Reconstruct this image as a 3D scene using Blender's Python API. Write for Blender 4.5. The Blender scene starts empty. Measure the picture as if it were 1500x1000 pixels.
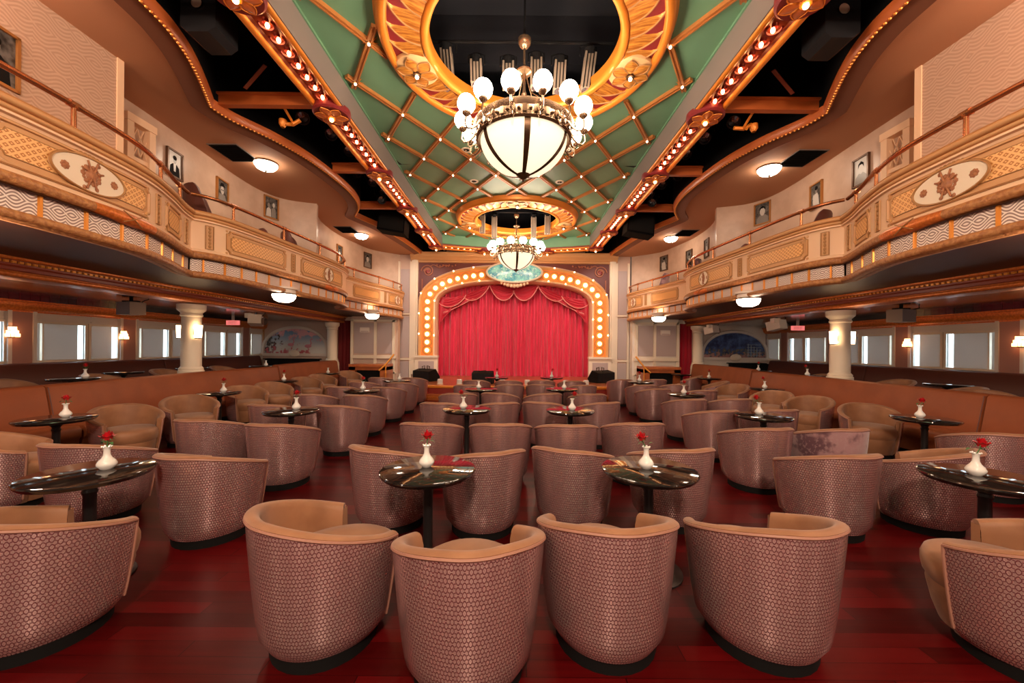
import bpy, math, random
from math import pi, sin, cos, radians, sqrt, atan2, floor
random.seed(7)
sc = bpy.context.scene
COL = sc.collection
CX = .035                      # the hall's middle line
ORG = {}

# ------------------------------------------------------------------ object helpers
def props(o, label=None, cat=None, group=None, kind=None):
    if label: o['label'] = label
    if cat: o['category'] = cat
    if group: o['group'] = group
    if kind: o['kind'] = kind
    return o

def thing(name, label, cat, loc=(0, 0, 0), group=None, rz=0.0):
    o = bpy.data.objects.new(name, None); COL.objects.link(o)
    o.location = loc; o.rotation_euler = (0, 0, rz); o.empty_display_size = .1
    ORG[o] = tuple(loc)
    return props(o, label, cat, group)

class MB:
    def __init__(s): s.v = []; s.f = []; s.u = []; s.m = []; s.cm = 0
    def face(s, idx, uv=None): s.f.append(tuple(idx)); s.u.append(uv); s.m.append(s.cm)
    def add(s, pts):
        b = len(s.v); s.v.extend([tuple(p) for p in pts]); return b
    def grid(s, P, cu=False, cv=False, UV=None):
        nr, nc = len(P), len(P[0]); b = len(s.v)
        for r in P: s.v.extend([tuple(p) for p in r])
        for j in range(nr if cv else nr - 1):
            for i in range(nc if cu else nc - 1):
                j2 = (j + 1) % nr; i2 = (i + 1) % nc
                uv = None
                if UV: uv = [UV[j][i], UV[j][i2], UV[j2][i2], UV[j2][i]]
                s.face((b + j*nc + i, b + j*nc + i2, b + j2*nc + i2, b + j2*nc + i), uv)
        return s
    def box(s, c, d, rz=0.0, ry=0.0, rx=0.0):
        pts = []
        for z in (-1, 1):
            for y in (-1, 1):
                for x in (-1, 1):
                    p = (x*d[0]/2, y*d[1]/2, z*d[2]/2)
                    if rx: p = (p[0], p[1]*cos(rx) - p[2]*sin(rx), p[1]*sin(rx) + p[2]*cos(rx))
                    if ry: p = (p[0]*cos(ry) + p[2]*sin(ry), p[1], -p[0]*sin(ry) + p[2]*cos(ry))
                    if rz: p = (p[0]*cos(rz) - p[1]*sin(rz), p[0]*sin(rz) + p[1]*cos(rz), p[2])
                    pts.append((p[0] + c[0], p[1] + c[1], p[2] + c[2]))
        b = s.add(pts)
        for f in ((0, 2, 3, 1), (4, 5, 7, 6), (0, 1, 5, 4), (2, 6, 7, 3), (0, 4, 6, 2), (1, 3, 7, 5)):
            s.face([b + i for i in f])
        return s
    def span(s, a, b): # box from corner to corner
        return s.box([(a[i] + b[i])/2 for i in range(3)], [abs(a[i] - b[i]) for i in range(3)])
    def lathe(s, prof, n=24, c=(0, 0, 0), a0=0.0, a1=2*pi, sx=1, sy=1):
        full = abs(a1 - a0 - 2*pi) < 1e-6
        P = []
        for r, z in prof:
            P.append([(c[0] + sx*r*cos(a0 + (a1 - a0)*k/n), c[1] + sy*r*sin(a0 + (a1 - a0)*k/n), c[2] + z)
                      for k in range(n if full else n + 1)])
        return s.grid(P, cu=full)
    def sphere(s, c, r, nu=16, nv=10, sc3=(1, 1, 1)):
        prof = [(max(1e-4, r*sin(pi*k/nv)), -r*cos(pi*k/nv)*sc3[2]) for k in range(nv + 1)]
        return s.lathe(prof, nu, c, sx=sc3[0], sy=sc3[1])
    def tube(s, pts, r, n=8, closed=False):
        P = []; N = len(pts)
        up = None
        for k in range(N):
            if closed: a, b = pts[k - 1], pts[(k + 1) % N]
            else: a, b = pts[max(0, k - 1)], pts[min(N - 1, k + 1)]
            t = [b[i] - a[i] for i in range(3)]; L = sqrt(sum(q*q for q in t)) or 1; t = [q/L for q in t]
            if up is None:
                up = [0, 0, 1] if abs(t[2]) < .9 else [1, 0, 0]
            d = sum(up[i]*t[i] for i in range(3)); e = [up[i] - d*t[i] for i in range(3)]
            L = sqrt(sum(q*q for q in e)) or 1; e = [q/L for q in e]; up = e
            g = [t[1]*e[2] - t[2]*e[1], t[2]*e[0] - t[0]*e[2], t[0]*e[1] - t[1]*e[0]]
            rr = r[k] if isinstance(r, (list, tuple)) else r
            P.append([tuple(pts[k][i] + rr*(cos(2*pi*q/n)*e[i] + sin(2*pi*q/n)*g[i]) for i in range(3)) for q in range(n)])
        s.grid(P, cu=True, cv=closed)
        if not closed:
            b = len(s.v) - N*n
            s.face([b + q for q in range(n)][::-1]); s.face([b + (N - 1)*n + q for q in range(n)])
        return s
    def prism(s, poly, fn, d0, d1): # poly in 2D, fn(a, b, depth) -> 3D
        n = len(poly)
        b = s.add([fn(p[0], p[1], d0) for p in poly] + [fn(p[0], p[1], d1) for p in poly])
        s.face([b + i for i in range(n)][::-1]); s.face([b + n + i for i in range(n)])
        for i in range(n):
            j = (i + 1) % n; s.face((b + i, b + j, b + n + j, b + n + i))
        return s
    def mirror(s, c2=2*CX):
        s.v = [(c2 - p[0], p[1], p[2]) for p in s.v]
        s.f = [f[::-1] for f in s.f]; s.u = [u[::-1] if u else None for u in s.u]
        return s
    def xf(s, fn, start=0):
        s.v = s.v[:start] + [tuple(fn(*p)) for p in s.v[start:]]; return s
    def build(s, name, mats, parent=None, ang=35, smooth=True):
        o0 = (0, 0, 0)
        if parent is not None: o0 = ORG[parent]
        else:
            xs = [p[0] for p in s.v]; ys = [p[1] for p in s.v]; zs = [p[2] for p in s.v]
            o0 = ((min(xs) + max(xs))/2, (min(ys) + max(ys))/2, min(zs))
        me = bpy.data.meshes.new(name)
        me.from_pydata([(p[0] - o0[0], p[1] - o0[1], p[2] - o0[2]) for p in s.v], [], s.f)
        if not isinstance(mats, (list, tuple)): mats = [mats]
        for m in mats: me.materials.append(m)
        if any(s.u):
            L = me.uv_layers.new(name='UVMap'); k = 0
            buf = []
            for f, u in zip(s.f, s.u):
                for i in range(len(f)):
                    buf.extend(u[i] if u else (0, 0))
            L.data.foreach_set('uv', buf)
        if len(mats) > 1: me.polygons.foreach_set('material_index', s.m)
        if smooth:
            me.polygons.foreach_set('use_smooth', [True]*len(me.polygons))
            me.set_sharp_from_angle(angle=radians(ang))
        me.update()
        o = bpy.data.objects.new(name, me); COL.objects.link(o)
        if parent is not None: o.parent = parent
        else: o.location = o0
        ORG[o] = o0
        return o

def struct(name, mb, mats, parent=None, **k):
    o = mb.build(name, mats, parent, **k)
    if parent is None: o['kind'] = 'structure'
    return o

def dup(root, loc, rz=0.0, label=None, group=None, name=None):
    r = root.copy(); COL.objects.link(r); r.location = loc; r.rotation_euler = (0, 0, rz)
    if label: r['label'] = label
    if group: r['group'] = group
    for ch in root.children:
        c = ch.copy(); COL.objects.link(c); c.parent = r
        for g in ch.children:
            d = g.copy(); COL.objects.link(d); d.parent = c
    return r

# ------------------------------------------------------------------ materials
class X:
    """a shader socket with arithmetic"""
    def __init__(s, nt, k): s.nt = nt; s.k = k
    def _m(s, op, *a):
        n = s.nt.nodes.new('ShaderNodeMath'); n.operation = op
        for i, q in enumerate((s,) + a):
            if isinstance(q, X): s.nt.links.new(q.k, n.inputs[i])
            else: n.inputs[i].default_value = q
        return X(s.nt, n.outputs[0])
    def __add__(s, o): return s._m('ADD', o)
    def __sub__(s, o): return s._m('SUBTRACT', o)
    def __mul__(s, o): return s._m('MULTIPLY', o)
    def __truediv__(s, o): return s._m('DIVIDE', o)
    def abs(s): return s._m('ABSOLUTE')
    def fr(s): return s._m('FRACT')
    def fl(s): return s._m('FLOOR')
    def sin(s): return s._m('SINE')
    def mod(s, o): return s._m('MODULO', o)
    def lt(s, o): return s._m('LESS_THAN', o)
    def gt(s, o): return s._m('GREATER_THAN', o)
    def max(s, o): return s._m('MAXIMUM', o)
    def min(s, o): return s._m('MINIMUM', o)
    def step(s, a, b):
        n = s.nt.nodes.new('ShaderNodeMapRange'); n.interpolation_type = 'SMOOTHSTEP'
        s.nt.links.new(s.k, n.inputs[0]); n.inputs[1].default_value = a; n.inputs[2].default_value = b
        return X(s.nt, n.outputs[0])

def mixc(nt, f, a, b):
    n = nt.nodes.new('ShaderNodeMix'); n.data_type = 'RGBA'
    for i, q in ((0, f), (6, a), (7, b)):
        if isinstance(q, X): nt.links.new(q.k, n.inputs[i])
        elif i == 0: n.inputs[0].default_value = q
        else: n.inputs[i].default_value = (*q, 1)
    return X(nt, n.outputs[2])

def coords(nt, kind='UV', comps=True):
    n = nt.nodes.new('ShaderNodeTexCoord')
    if not comps: return X(nt, n.outputs[kind])
    s = nt.nodes.new('ShaderNodeSeparateXYZ'); nt.links.new(n.outputs[kind], s.inputs[0])
    return [X(nt, s.outputs[i]) for i in range(3)]

def noise(nt, scale, detail=3, rough=.5, stretch=None, kind='Object'):
    n = nt.nodes.new('ShaderNodeTexNoise'); n.inputs['Scale'].default_value = scale
    n.inputs['Detail'].default_value = detail; n.inputs['Roughness'].default_value = rough
    c = coords(nt, kind, False)
    if stretch:
        mp = nt.nodes.new('ShaderNodeMapping'); mp.inputs['Scale'].default_value = stretch
        nt.links.new(c.k, mp.inputs[0]); nt.links.new(mp.outputs[0], n.inputs['Vector'])
    else: nt.links.new(c.k, n.inputs['Vector'])
    return X(nt, n.outputs[0])

MATS = {}
def mat(name, col, rough=.5, metal=0.0, spec=.5, coat=0.0, sheen=0.0, var=None, bump=None, fn=None, emit=None):
    m = bpy.data.materials.new(name); m.use_nodes = True; nt = m.node_tree
    b = nt.nodes['Principled BSDF']
    b.inputs['Base Color'].default_value = (*col, 1); b.inputs['Roughness'].default_value = rough
    b.inputs['Metallic'].default_value = metal; b.inputs['Specular IOR Level'].default_value = spec
    b.inputs['Coat Weight'].default_value = coat; b.inputs['Coat Roughness'].default_value = .08
    b.inputs['Sheen Weight'].default_value = sheen
    if var:
        f = noise(nt, var[0], 4); c = mixc(nt, f.step(.35, .65), col, var[1]); nt.links.new(c.k, b.inputs['Base Color'])
    h = None
    if fn:
        r = fn(nt, b)
        if r is not None: h = r
    if bump and h is None: h = noise(nt, bump[0], 3)
    if h is not None:
        n = nt.nodes.new('ShaderNodeBump'); n.inputs['Strength'].default_value = bump[1] if bump else .4
        n.inputs['Distance'].default_value = bump[2] if bump and len(bump) > 2 else .01
        nt.links.new(h.k, n.inputs['Height']); nt.links.new(n.outputs[0], b.inputs['Normal'])
    MATS[name] = m
    return m

def glow(name, col, strength, sample=True):
    m = bpy.data.materials.new(name); m.use_nodes = True; nt = m.node_tree
    b = nt.nodes['Principled BSDF']; b.inputs['Base Color'].default_value = (*[min(1, c) for c in col], 1)
    b.inputs['Emission Color'].default_value = (*col, 1); b.inputs['Emission Strength'].default_value = strength
    if not sample: m.cycles.emission_sampling = 'NONE'
    MATS[name] = m
    return m

def fn_floor(nt, b):
    x, y, z = coords(nt, 'Object')
    row = (y/.105).fl(); fx = x/1.3 + row*.37
    idx = fx.fl()
    wn = nt.nodes.new('ShaderNodeTexWhiteNoise'); wn.noise_dimensions = '2D'
    cb = nt.nodes.new('ShaderNodeCombineXYZ'); nt.links.new(row.k, cb.inputs[0]); nt.links.new(idx.k, cb.inputs[1])
    nt.links.new(cb.outputs[0], wn.inputs['Vector'])
    g = noise(nt, 6, 5, .6, (.25, 5, 1))
    v = X(nt, wn.outputs[0])*.6 + g*.5
    c = mixc(nt, v.step(.2, .9), (.034, .0008, .001), (.098, .0024, .003))
    e = ((y/.105).fr() - .5).abs().gt(.485).max((fx.fr() - .5).abs().gt(.498))
    c2 = mixc(nt, e, c, (.012, .001, .001))
    nt.links.new(c2.k, b.inputs['Base Color'])
    return v

def fn_chair(nt, b, light=(.76, .50, .47), dark=(.12, .03, .035)):
    u, v, w = coords(nt)
    a = u/.027; i = a.fl(); bb = v/.039 + i.mod(2).abs()*.5
    px = (a.fr() - .5).abs(); py = (bb.fr() - .5).abs()
    d = px.max(py*.92).max((px + py)*.74)
    line = ((d - .33).abs()).step(.095, .05)
    bar = px.gt(.36)*((py - .25).abs()).step(.09, .05)
    line = line.max(bar)
    c = mixc(nt, line, light, dark)
    nt.links.new(c.k, b.inputs['Base Color'])
    m = line*(-.6) + .75
    nt.links.new(m.k, b.inputs['Metallic'])
    tg = nt.nodes.new('ShaderNodeTangent'); tg.direction_type = 'UV_MAP'; nt.links.new(tg.outputs[0], b.inputs['Tangent'])
    b.inputs['Anisotropic'].default_value = .75; b.inputs['Anisotropic Rotation'].default_value = .25
    return line*(-1.0)

def fn_purple(nt, b):
    n = noise(nt, 5.0, 3); n2 = noise(nt, 30, 2)
    c = mixc(nt, n.step(.45, .58), (.34, .18, .19), (.11, .04, .055))
    c = mixc(nt, n2.step(.55, .6)*.5, c, (.36, .22, .22))
    nt.links.new(c.k, b.inputs['Base Color'])

def wave_lines(nt, k=.033, per=.3, amp=.9):
    u, v, w = coords(nt)
    cell = ((u/per).fl() + (v/(per*.55)).fl()).mod(2).abs()
    sgn = cell*2 - 1.0
    t = v/k + (u*(2*pi/per)).sin()*sgn*amp
    return (t.fr() - .5).abs()

def fn_frieze(nt, b):
    l = wave_lines(nt, .030, .22, 1.1).step(.22, .28)
    c = mixc(nt, l, (.30, .20, .175), (.86, .74, .66))
    nt.links.new(c.k, b.inputs['Base Color'])
    return l

def fn_wallpaper(nt, b):
    l = wave_lines(nt, .042, .34, 1.0).step(.2, .3)
    c = mixc(nt, l, (.46, .29, .20), (.57, .38, .27))
    nt.links.new(c.k, b.inputs['Base Color'])
    return l

def fn_lattice(nt, b):
    u, v, w = coords(nt)
    p = ((u + v*1.25)/.075); q = ((u - v*1.25)/.075)
    wv = (p.fl() + q.fl()).mod(2).abs()
    lp = (p.fr() - .5).abs(); lq = (q.fr() - .5).abs()
    line = lp.gt(.31).max(lq.gt(.31))
    dot = (lp.max(lq)).lt(.12)
    c = mixc(nt, line.max(dot), (.50, .17, .032), (.88, .50, .19))
    nt.links.new(c.k, b.inputs['Base Color'])
    return line*(wv*.4 + .6)

def fn_plank_ceiling(nt, b):
    x, y, z = coords(nt, 'Object')
    e = ((y/.16).fr() - .5).abs().gt(.46)
    n = noise(nt, 3, 3)
    c = mixc(nt, e, (.030, .024, .026), (.010, .007, .007)); nt.links.new(c.k, b.inputs['Base Color'])
    return e*(-1.0) + n*.4

def fn_marble(nt, b):
    n = noise(nt, 9, 6, .65)
    c = mixc(nt, n.step(.5, .75), (.012, .009, .008), (.055, .04, .03)); nt.links.new(c.k, b.inputs['Base Color'])

def fn_curtain(nt, b):
    n = noise(nt, 3.0, 3, .5, (6, 1, .4))
    c = mixc(nt, n.step(.3, .7), (.58, .006, .04), (.78, .02, .085)); nt.links.new(c.k, b.inputs['Base Color'])

def fn_glass_art(nt, b):
    n = noise(nt, 5, 4, .6); n2 = noise(nt, 14, 3)
    c = mixc(nt, n.step(.35, .65), (.02, .22, .30), (.25, .60, .50))
    c = mixc(nt, n2.step(.55, .7), c, (.62, .75, .62)); nt.links.new(c.k, b.inputs['Base Color'])
    nt.links.new(c.k, b.inputs['Emission Color']); b.inputs['Emission Strength'].default_value = .35

def fn_mural_day(nt, b):
    u, v, w = coords(nt)
    n = noise(nt, 3.5, 4, .6); n2 = noise(nt, 7, 3)
    c = mixc(nt, v.step(.15, .95), (.75, .72, .66), (.16, .33, .55))
    c = mixc(nt, (n + v*.35).step(.74, .82), c, (.80, .42, .45))
    c = mixc(nt, (n2*.6 + u*(-.45) + .27).step(.47, .55), c, (.07, .06, .06))
    c = mixc(nt, (n2 + v*(-.5)).step(.42, .52)*(u.lt(.75)), c, (.62, .16, .18))
    nt.links.new(c.k, b.inputs['Base Color'])

def fn_mural_night(nt, b):
    u, v, w = coords(nt)
    n = noise(nt, 3.5, 4, .6); n2 = noise(nt, 9, 3)
    c = mixc(nt, n.step(.35, .7), (.012, .02, .09), (.10, .17, .42))
    c = mixc(nt, (n2 + v*(-.7)).step(.28, .36), c, (.12, .12, .10))
    c = mixc(nt, (n2*1.0 + v*(-.8)).step(.36, .46), c, (.42, .20, .18))
    nt.links.new(c.k, b.inputs['Base Color'])

def fn_photo(nt, b): # black and white portrait grain
    n = noise(nt, 14, 2)
    c = mixc(nt, n.step(.3, .7), (.022, .02, .018), (.16, .15, .14)); nt.links.new(c.k, b.inputs['Base Color'])

def fn_blind(nt, b):
    u = noise(nt, 2, 2)
    c = mixc(nt, u, (.58, .55, .53), (.64, .60, .57)); nt.links.new(c.k, b.inputs['Base Color'])

M = {}
def defmats():
    M['floor'] = mat('dark red wood planks', (.05, .004, .004), .30, spec=.22, fn=fn_floor, bump=(1, .05, .002))
    M['chair'] = mat('mauve chain pattern weave', (.4, .3, .3), .24, fn=fn_chair, bump=(1, .10, .002))
    M['suede'] = mat('tan suede', (.235, .098, .042), .6, sheen=.15, var=(6, (.30, .132, .06)), bump=(90, .08, .002))
    M['purple'] = mat('purple motif velvet', (.2, .1, .1), .6, sheen=.4, fn=fn_purple)
    M['welt'] = mat('rose piping', (.36, .17, .12), .55)
    M['black'] = mat('matt black', (.005, .0045, .0045), .8, spec=.2)
    M['bay'] = mat('black paint', (.003, .003, .0035), .9, spec=.1)
    M['holeblue'] = mat('blue black paint', (.018, .020, .030), .8)
    M['rig'] = mat('black lamp metal', (.03, .03, .033), .22, metal=.5)
    M['alu'] = mat('brushed aluminium', (.40, .32, .25), .5, metal=.15)
    M['table'] = mat('polished dark stone', (.02, .015, .012), .07, coat=.5, fn=fn_marble)
    M['iron'] = mat('black iron', (.012, .01, .01), .35)
    M['vase'] = mat('white porcelain', (.80, .77, .73), .18, coat=.4)
    M['rose'] = mat('red petals', (.52, .006, .012), .45, var=(40, (.34, .003, .008)))
    M['stem'] = mat('green stem', (.05, .14, .04), .5)
    M['sofa'] = mat('orange brown leather', (.27, .070, .023), .55, spec=.3, var=(2.5, (.23, .058, .019)), bump=(60, .06, .002))
    M['sofadark'] = mat('dark brown leather', (.11, .03, .02), .45)
    M['green'] = mat('sage green paint', (.15, .32, .19), .5, var=(1.2, (.135, .295, .175)))
    M['grey'] = mat('taupe grey paint', (.20, .165, .15), .6)
    M['gold'] = mat('gold paint', (.74, .28, .04), .36, metal=.4)
    M['goldrim'] = mat('amber gold paint', (.74, .24, .028), .35, metal=.3)
    def fn_leaf(nt, b):
        f = noise(nt, 3, 4, .6, (1.2, 16, 4)); c = mixc(nt, f.step(.35, .62), (.34, .10, .014), (.66, .29, .05)); nt.links.new(c.k, b.inputs['Base Color'])
    M['leaf'] = mat('gilded plaster leaf', (.70, .32, .055), .38, metal=.3, fn=fn_leaf)
    M['rosette'] = mat('tan gilt plaster', (.62, .40, .19), .5)
    M['crimson'] = mat('crimson paint', (.20, .014, .016), .5)
    M['batten'] = mat('copper gilt batten', (.52, .20, .055), .42, metal=.25)
    M['orangewood'] = mat('orange stained timber', (.46, .11, .025), .35)
    M['cornice'] = mat('gilded cornice', (.74, .22, .045), .33, metal=.35, var=(30, (.55, .14, .025)), bump=(45, .25, .006))
    M['redbrown'] = mat('red brown fascia', (.24, .04, .016), .4)
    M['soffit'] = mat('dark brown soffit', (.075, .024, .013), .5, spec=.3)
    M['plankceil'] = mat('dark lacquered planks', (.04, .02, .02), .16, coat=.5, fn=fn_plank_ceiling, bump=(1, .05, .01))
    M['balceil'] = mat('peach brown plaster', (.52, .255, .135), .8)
    M['lip'] = mat('brown plaster', (.19, .07, .035), .7)
    M['cream'] = mat('cream paint', (.86, .585, .37), .5)
    M['creamlight'] = mat('pale cream plaster', (.83, .70, .54), .5)
    M['tanframe'] = mat('tan moulding', (.60, .315, .13), .5)
    M['goldline'] = mat('dull gold line', (.40, .20, .07), .45, metal=.2)
    M['lattice'] = mat('gilt basket weave', (.6, .3, .1), .45, fn=fn_lattice, bump=(1, .6, .012))
    M['rope'] = mat('carved gilt laurel', (.50, .23, .08), .5, var=(25, (.34, .13, .045)), bump=(38, .7, .012))
    M['frieze'] = mat('woven wave tiles', (.5, .4, .35), .45, fn=fn_frieze, bump=(1, .3, .004))
    M['trophy'] = mat('russet carved relief', (.42, .17, .07), .55, var=(40, (.30, .11, .05)))
    M['brass'] = mat('reddish brass', (.50, .20, .09), .22, metal=.85)
    M['wallpaper'] = mat('embossed wave wallpaper', (.6, .45, .36), .5, fn=fn_wallpaper, bump=(1, .3, .006))
    M['wallshine'] = mat('pearl plaster', (.60, .42, .31), .35, var=(3, (.53, .36, .26)))
    M['white'] = mat('off white paint', (.76, .66, .57), .45)
    M['greypanel'] = mat('mauve grey panel', (.46, .36, .34), .5)
    M['endwall'] = mat('peach wall paint', (.60, .42, .33), .6)
    M['pinkpier'] = mat('dusty rose pier', (.40, .19, .15), .55)
    M['blind'] = mat('roller blind', (.6, .56, .53), .8, fn=fn_blind)
    nt = M['blind'].node_tree; tr = nt.nodes.new('ShaderNodeBsdfTranslucent'); tr.inputs[0].default_value = (.42, .34, .29, 1); ad = nt.nodes.new('ShaderNodeMixShader'); ad.inputs[0].default_value = .30
    nt.links.new(nt.nodes['Principled BSDF'].outputs[0], ad.inputs[1]); nt.links.new(tr.outputs[0], ad.inputs[2]); nt.links.new(ad.outputs[0], nt.nodes['Material Output'].inputs[0])
    M['daylight'] = glow('daylight pane', (.60, .82, 1.0), 7)
    M['curtain'] = mat('crimson velvet', (.5, .01, .03), .5, sheen=.5, fn=fn_curtain)
    M['swag'] = mat('deep crimson velvet', (.50, .007, .03), .5, sheen=.3)
    M['fringe'] = mat('pink gold fringe', (.75, .25, .22), .5)
    M['stage'] = mat('orange stage boards', (.42, .13, .05), .3, coat=.2, var=(3, (.34, .10, .04)))
    M['stageface'] = mat('red stage face', (.26, .022, .014), .4)
    M['artglass'] = mat('marbled glass', (.2, .5, .5), .2, fn=fn_glass_art)
    M['spandrel'] = mat('oxblood paint', (.12, .022, .018), .5)
    M['scroll'] = mat('bronze scroll', (.36, .12, .06), .4, metal=.3)
    M['wood'] = mat('orange wood veneer', (.48, .13, .035), .3, coat=.2, var=(4, (.40, .10, .03)))
    M['archface'] = mat('orange arch paint', (.85, .26, .04), .5)
    M['pic'] = mat('photo print', (.05, .05, .05), .3, fn=fn_photo)
    M['picpale'] = mat('photo light tone', (.55, .52, .48), .35)
    M['pictan'] = mat('photo mid tone', (.24, .22, .20), .35)
    M['frame'] = mat('dark gilt frame', (.12, .055, .025), .35, metal=.3)
    M['framegold'] = mat('bright gilt frame', (.48, .21, .06), .35, metal=.4)
    M['muralday'] = mat('painted beach scene', (.3, .4, .5), .6, fn=fn_mural_day)
    M['muralnight'] = mat('painted night town', (.05, .06, .15), .6, fn=fn_mural_night)
    M['pink'] = mat('flamingo pink paint', (.70, .28, .34), .6)
    M['bronze'] = mat('dark bronze', (.10, .055, .03), .3, metal=.75)
    M['bronzelit'] = mat('aged brass', (.26, .17, .105), .26, metal=.8)
    M['sconcebox'] = mat('dark red cloth', (.20, .012, .014), .7)
    M['napkin'] = mat('white linen', (.8, .78, .75), .8)
    M['spk'] = mat('taupe speaker paint', (.17, .105, .08), .6)
    M['teal'] = mat('blue white painted lattice', (.42, .50, .56), .5)
    # light sources
    M['bowl'] = glow('alabaster bowl', (1.0, .86, .60), 1.0)
    M['globe'] = glow('opal globe', (1.0, .80, .60), 46)
    M['globefar'] = M['globe']
    M['dome'] = glow('white glass dome', (1.0, .80, .60), 30)
    M['sconce'] = glow('crystal shade', (1.0, .68, .38), 16)
    M['crystal'] = glow('amber crystal', (1.0, .50, .20), 5)
    M['bulb'] = glow('clear filament bulb', (1.0, .47, .17), 30)
    M['archbulb'] = glow('frosted arch bulb', (1.0, .80, .34), 2.6)
    M['star'] = glow('star bulb', (1.0, .72, .45), 16)
    M['ledred'] = glow('red pilot lamp', (1.0, .02, .03), 3, False)
    M['exit'] = glow('red sign panel', (1.0, .22, .20), .8, False)
    M['lens'] = mat('lamp lens', (.5, .5, .55), .05, metal=.8)
defmats()

# ------------------------------------------------------------------ curves in plan
def smooth_path(pts, n=8):
    out = []
    for k in range(len(pts) - 1):
        p0 = pts[max(0, k - 1)]; p1 = pts[k]; p2 = pts[k + 1]; p3 = pts[min(len(pts) - 1, k + 2)]
        for i in range(n):
            t = i/n
            out.append(tuple(.5*((2*p1[d]) + (-p0[d] + p2[d])*t + (2*p0[d] - 5*p1[d] + 4*p2[d] - p3[d])*t*t
                                 + (-p0[d] + 3*p1[d] - 3*p2[d] + p3[d])*t**3) for d in (0, 1)))
    out.append(pts[-1])
    return out

class Path:
    def __init__(s, pts):
        s.p = pts; s.L = [0]
        for a, b in zip(pts, pts[1:]): s.L.append(s.L[-1] + sqrt((a[0] - b[0])**2 + (a[1] - b[1])**2))
        s.len = s.L[-1]; n = len(pts); s.nrm = []
        for k in range(n):
            a = pts[max(0, k - 1)]; b = pts[min(n - 1, k + 1)]
            tx, ty = b[0] - a[0], b[1] - a[1]; l = sqrt(tx*tx + ty*ty) or 1
            s.nrm.append((ty/l, -tx/l))          # to the right of travel = towards the hall for a wall running away on the left
    def at(s, d):
        d = min(max(d, 0), s.len)
        k = 0
        lo, hi = 0, len(s.L) - 1
        while hi - lo > 1:
            mid = (lo + hi)//2
            if s.L[mid] <= d: lo = mid
            else: hi = mid
        k = lo
        t = (d - s.L[k])/((s.L[k + 1] - s.L[k]) or 1)
        a, b = s.p[k], s.p[k + 1]; na, nb = s.nrm[k], s.nrm[k + 1]
        nx, ny = na[0] + (nb[0] - na[0])*t, na[1] + (nb[1] - na[1])*t
        l = sqrt(nx*nx + ny*ny) or 1
        return (a[0] + (b[0] - a[0])*t, a[1] + (b[1] - a[1])*t, nx/l, ny/l)
    def map(s, d, z, off=0.0):
        x, y, nx, ny = s.at(d); return (x + nx*off, y + ny*off, z)
    def find_y(s, y):
        for k in range(len(s.p) - 1):
            a, b = s.p[k][1], s.p[k + 1][1]
            if (a - y)*(b - y) <= 0 and a != b: return s.L[k] + (s.L[k + 1] - s.L[k])*(y - a)/(b - a)
        return s.len

def sweep(mb, path, prof, step=None, d0=0.0, d1=None, closed=False, uvs=True, caps=False):
    """a profile of (off, z) carried along a path in plan"""
    d1 = path.len if d1 is None else d1
    ds = [d for d in path.L if d0 < d < d1] if step is None else [d0 + (d1 - d0)*k/max(1, int((d1 - d0)/step)) for k in range(1, max(1, int((d1 - d0)/step)))]
    ds = [d0] + ds + [d1]
    pl = [0]
    for a, b in zip(prof, prof[1:]): pl.append(pl[-1] + sqrt((a[0] - b[0])**2 + (a[1] - b[1])**2))
    P = [[path.map(d, z, o) for o, z in prof] for d in ds]
    U = [[(d, q) for q in pl] for d in ds]
    mb.grid(P, UV=U if uvs else None, cu=closed and False)
    if caps:
        mb.face([mb.add([path.map(d0, z, o) for o, z in prof]) + i for i in range(len(prof))])
        mb.face([mb.add([path.map(d1, z, o) for o, z in prof]) + i for i in range(len(prof))])
    return mb

def roll(r, z, o=0.0, n=6, full=False): # half round moulding profile
    return [(o + r*cos(a), z + r*sin(a)) for a in [(-pi/2 + pi*k/n) if not full else (-pi + 2*pi*k/(2*n)) for k in range((n if not full else 2*n) + 1)]]

BAL1 = smooth_path([(-4.9, -1.8), (-4.75, -.5), (-4.45, 1.2), (-4.27, 2.3), (-4.21, 3.2), (-4.24, 3.9), (-4.33, 4.5), (-4.55, 5.05), (-4.78, 5.5), (-4.92, 5.85)])
BAL2 = smooth_path([(-4.92, 5.85), (-4.78, 6.0), (-4.66, 6.3), (-4.57, 6.95), (-4.51, 7.7), (-4.43, 8.6), (-4.39, 9.5), (-4.45, 10.05), (-4.62, 10.55), (-4.95, 10.95)])
BAL3 = smooth_path([(-4.95, 10.95), (-4.86, 11.3), (-4.72, 12.0), (-4.5, 12.9), (-4.3, 13.8), (-4.22, 14.4), (-4.3, 14.8), (-4.45, 15.05)])
CE = smooth_path([(-4.3, -1.8), (-3.95, 1.0), (-3.86, 2.6), (-3.9, 4.0), (-3.99, 4.55), (-4.2, 5.08), (-4.58, 5.8)]) + \
     smooth_path([(-4.58, 5.8), (-4.5, 6.15), (-4.2, 6.72), (-3.97, 7.45), (-3.85, 8.5), (-3.87, 9.3), (-4.05, 10.0), (-4.42, 10.65)])[1:] + \
     smooth_path([(-4.42, 10.65), (-4.3, 11.0), (-4.05, 11.7), (-3.85, 12.8), (-3.7, 14.0), (-3.6, 15.1)])[1:]
BW = [(-5.0, -1.8), (-5.0, 4.88), (-5.66, 4.92)] + smooth_path([(-5.7, 5.2), (-5.72, 5.9), (-5.82, 7.1), (-5.93, 8.2), (-5.9, 9.0), (-5.62, 9.5), (-5.02, 9.75)]) + \
     smooth_path([(-5.06, 9.9), (-5.4, 10.5), (-5.65, 11.4), (-5.7, 12.5), (-5.55, 13.5), (-5.3, 14.4), (-4.5, 15.1)])
SIDES = (('left', False), ('right', True))
def S(mb, mir): return mb.mirror() if mir else mb
def sx(x, mir): return 2*CX - x if mir else x
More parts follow.
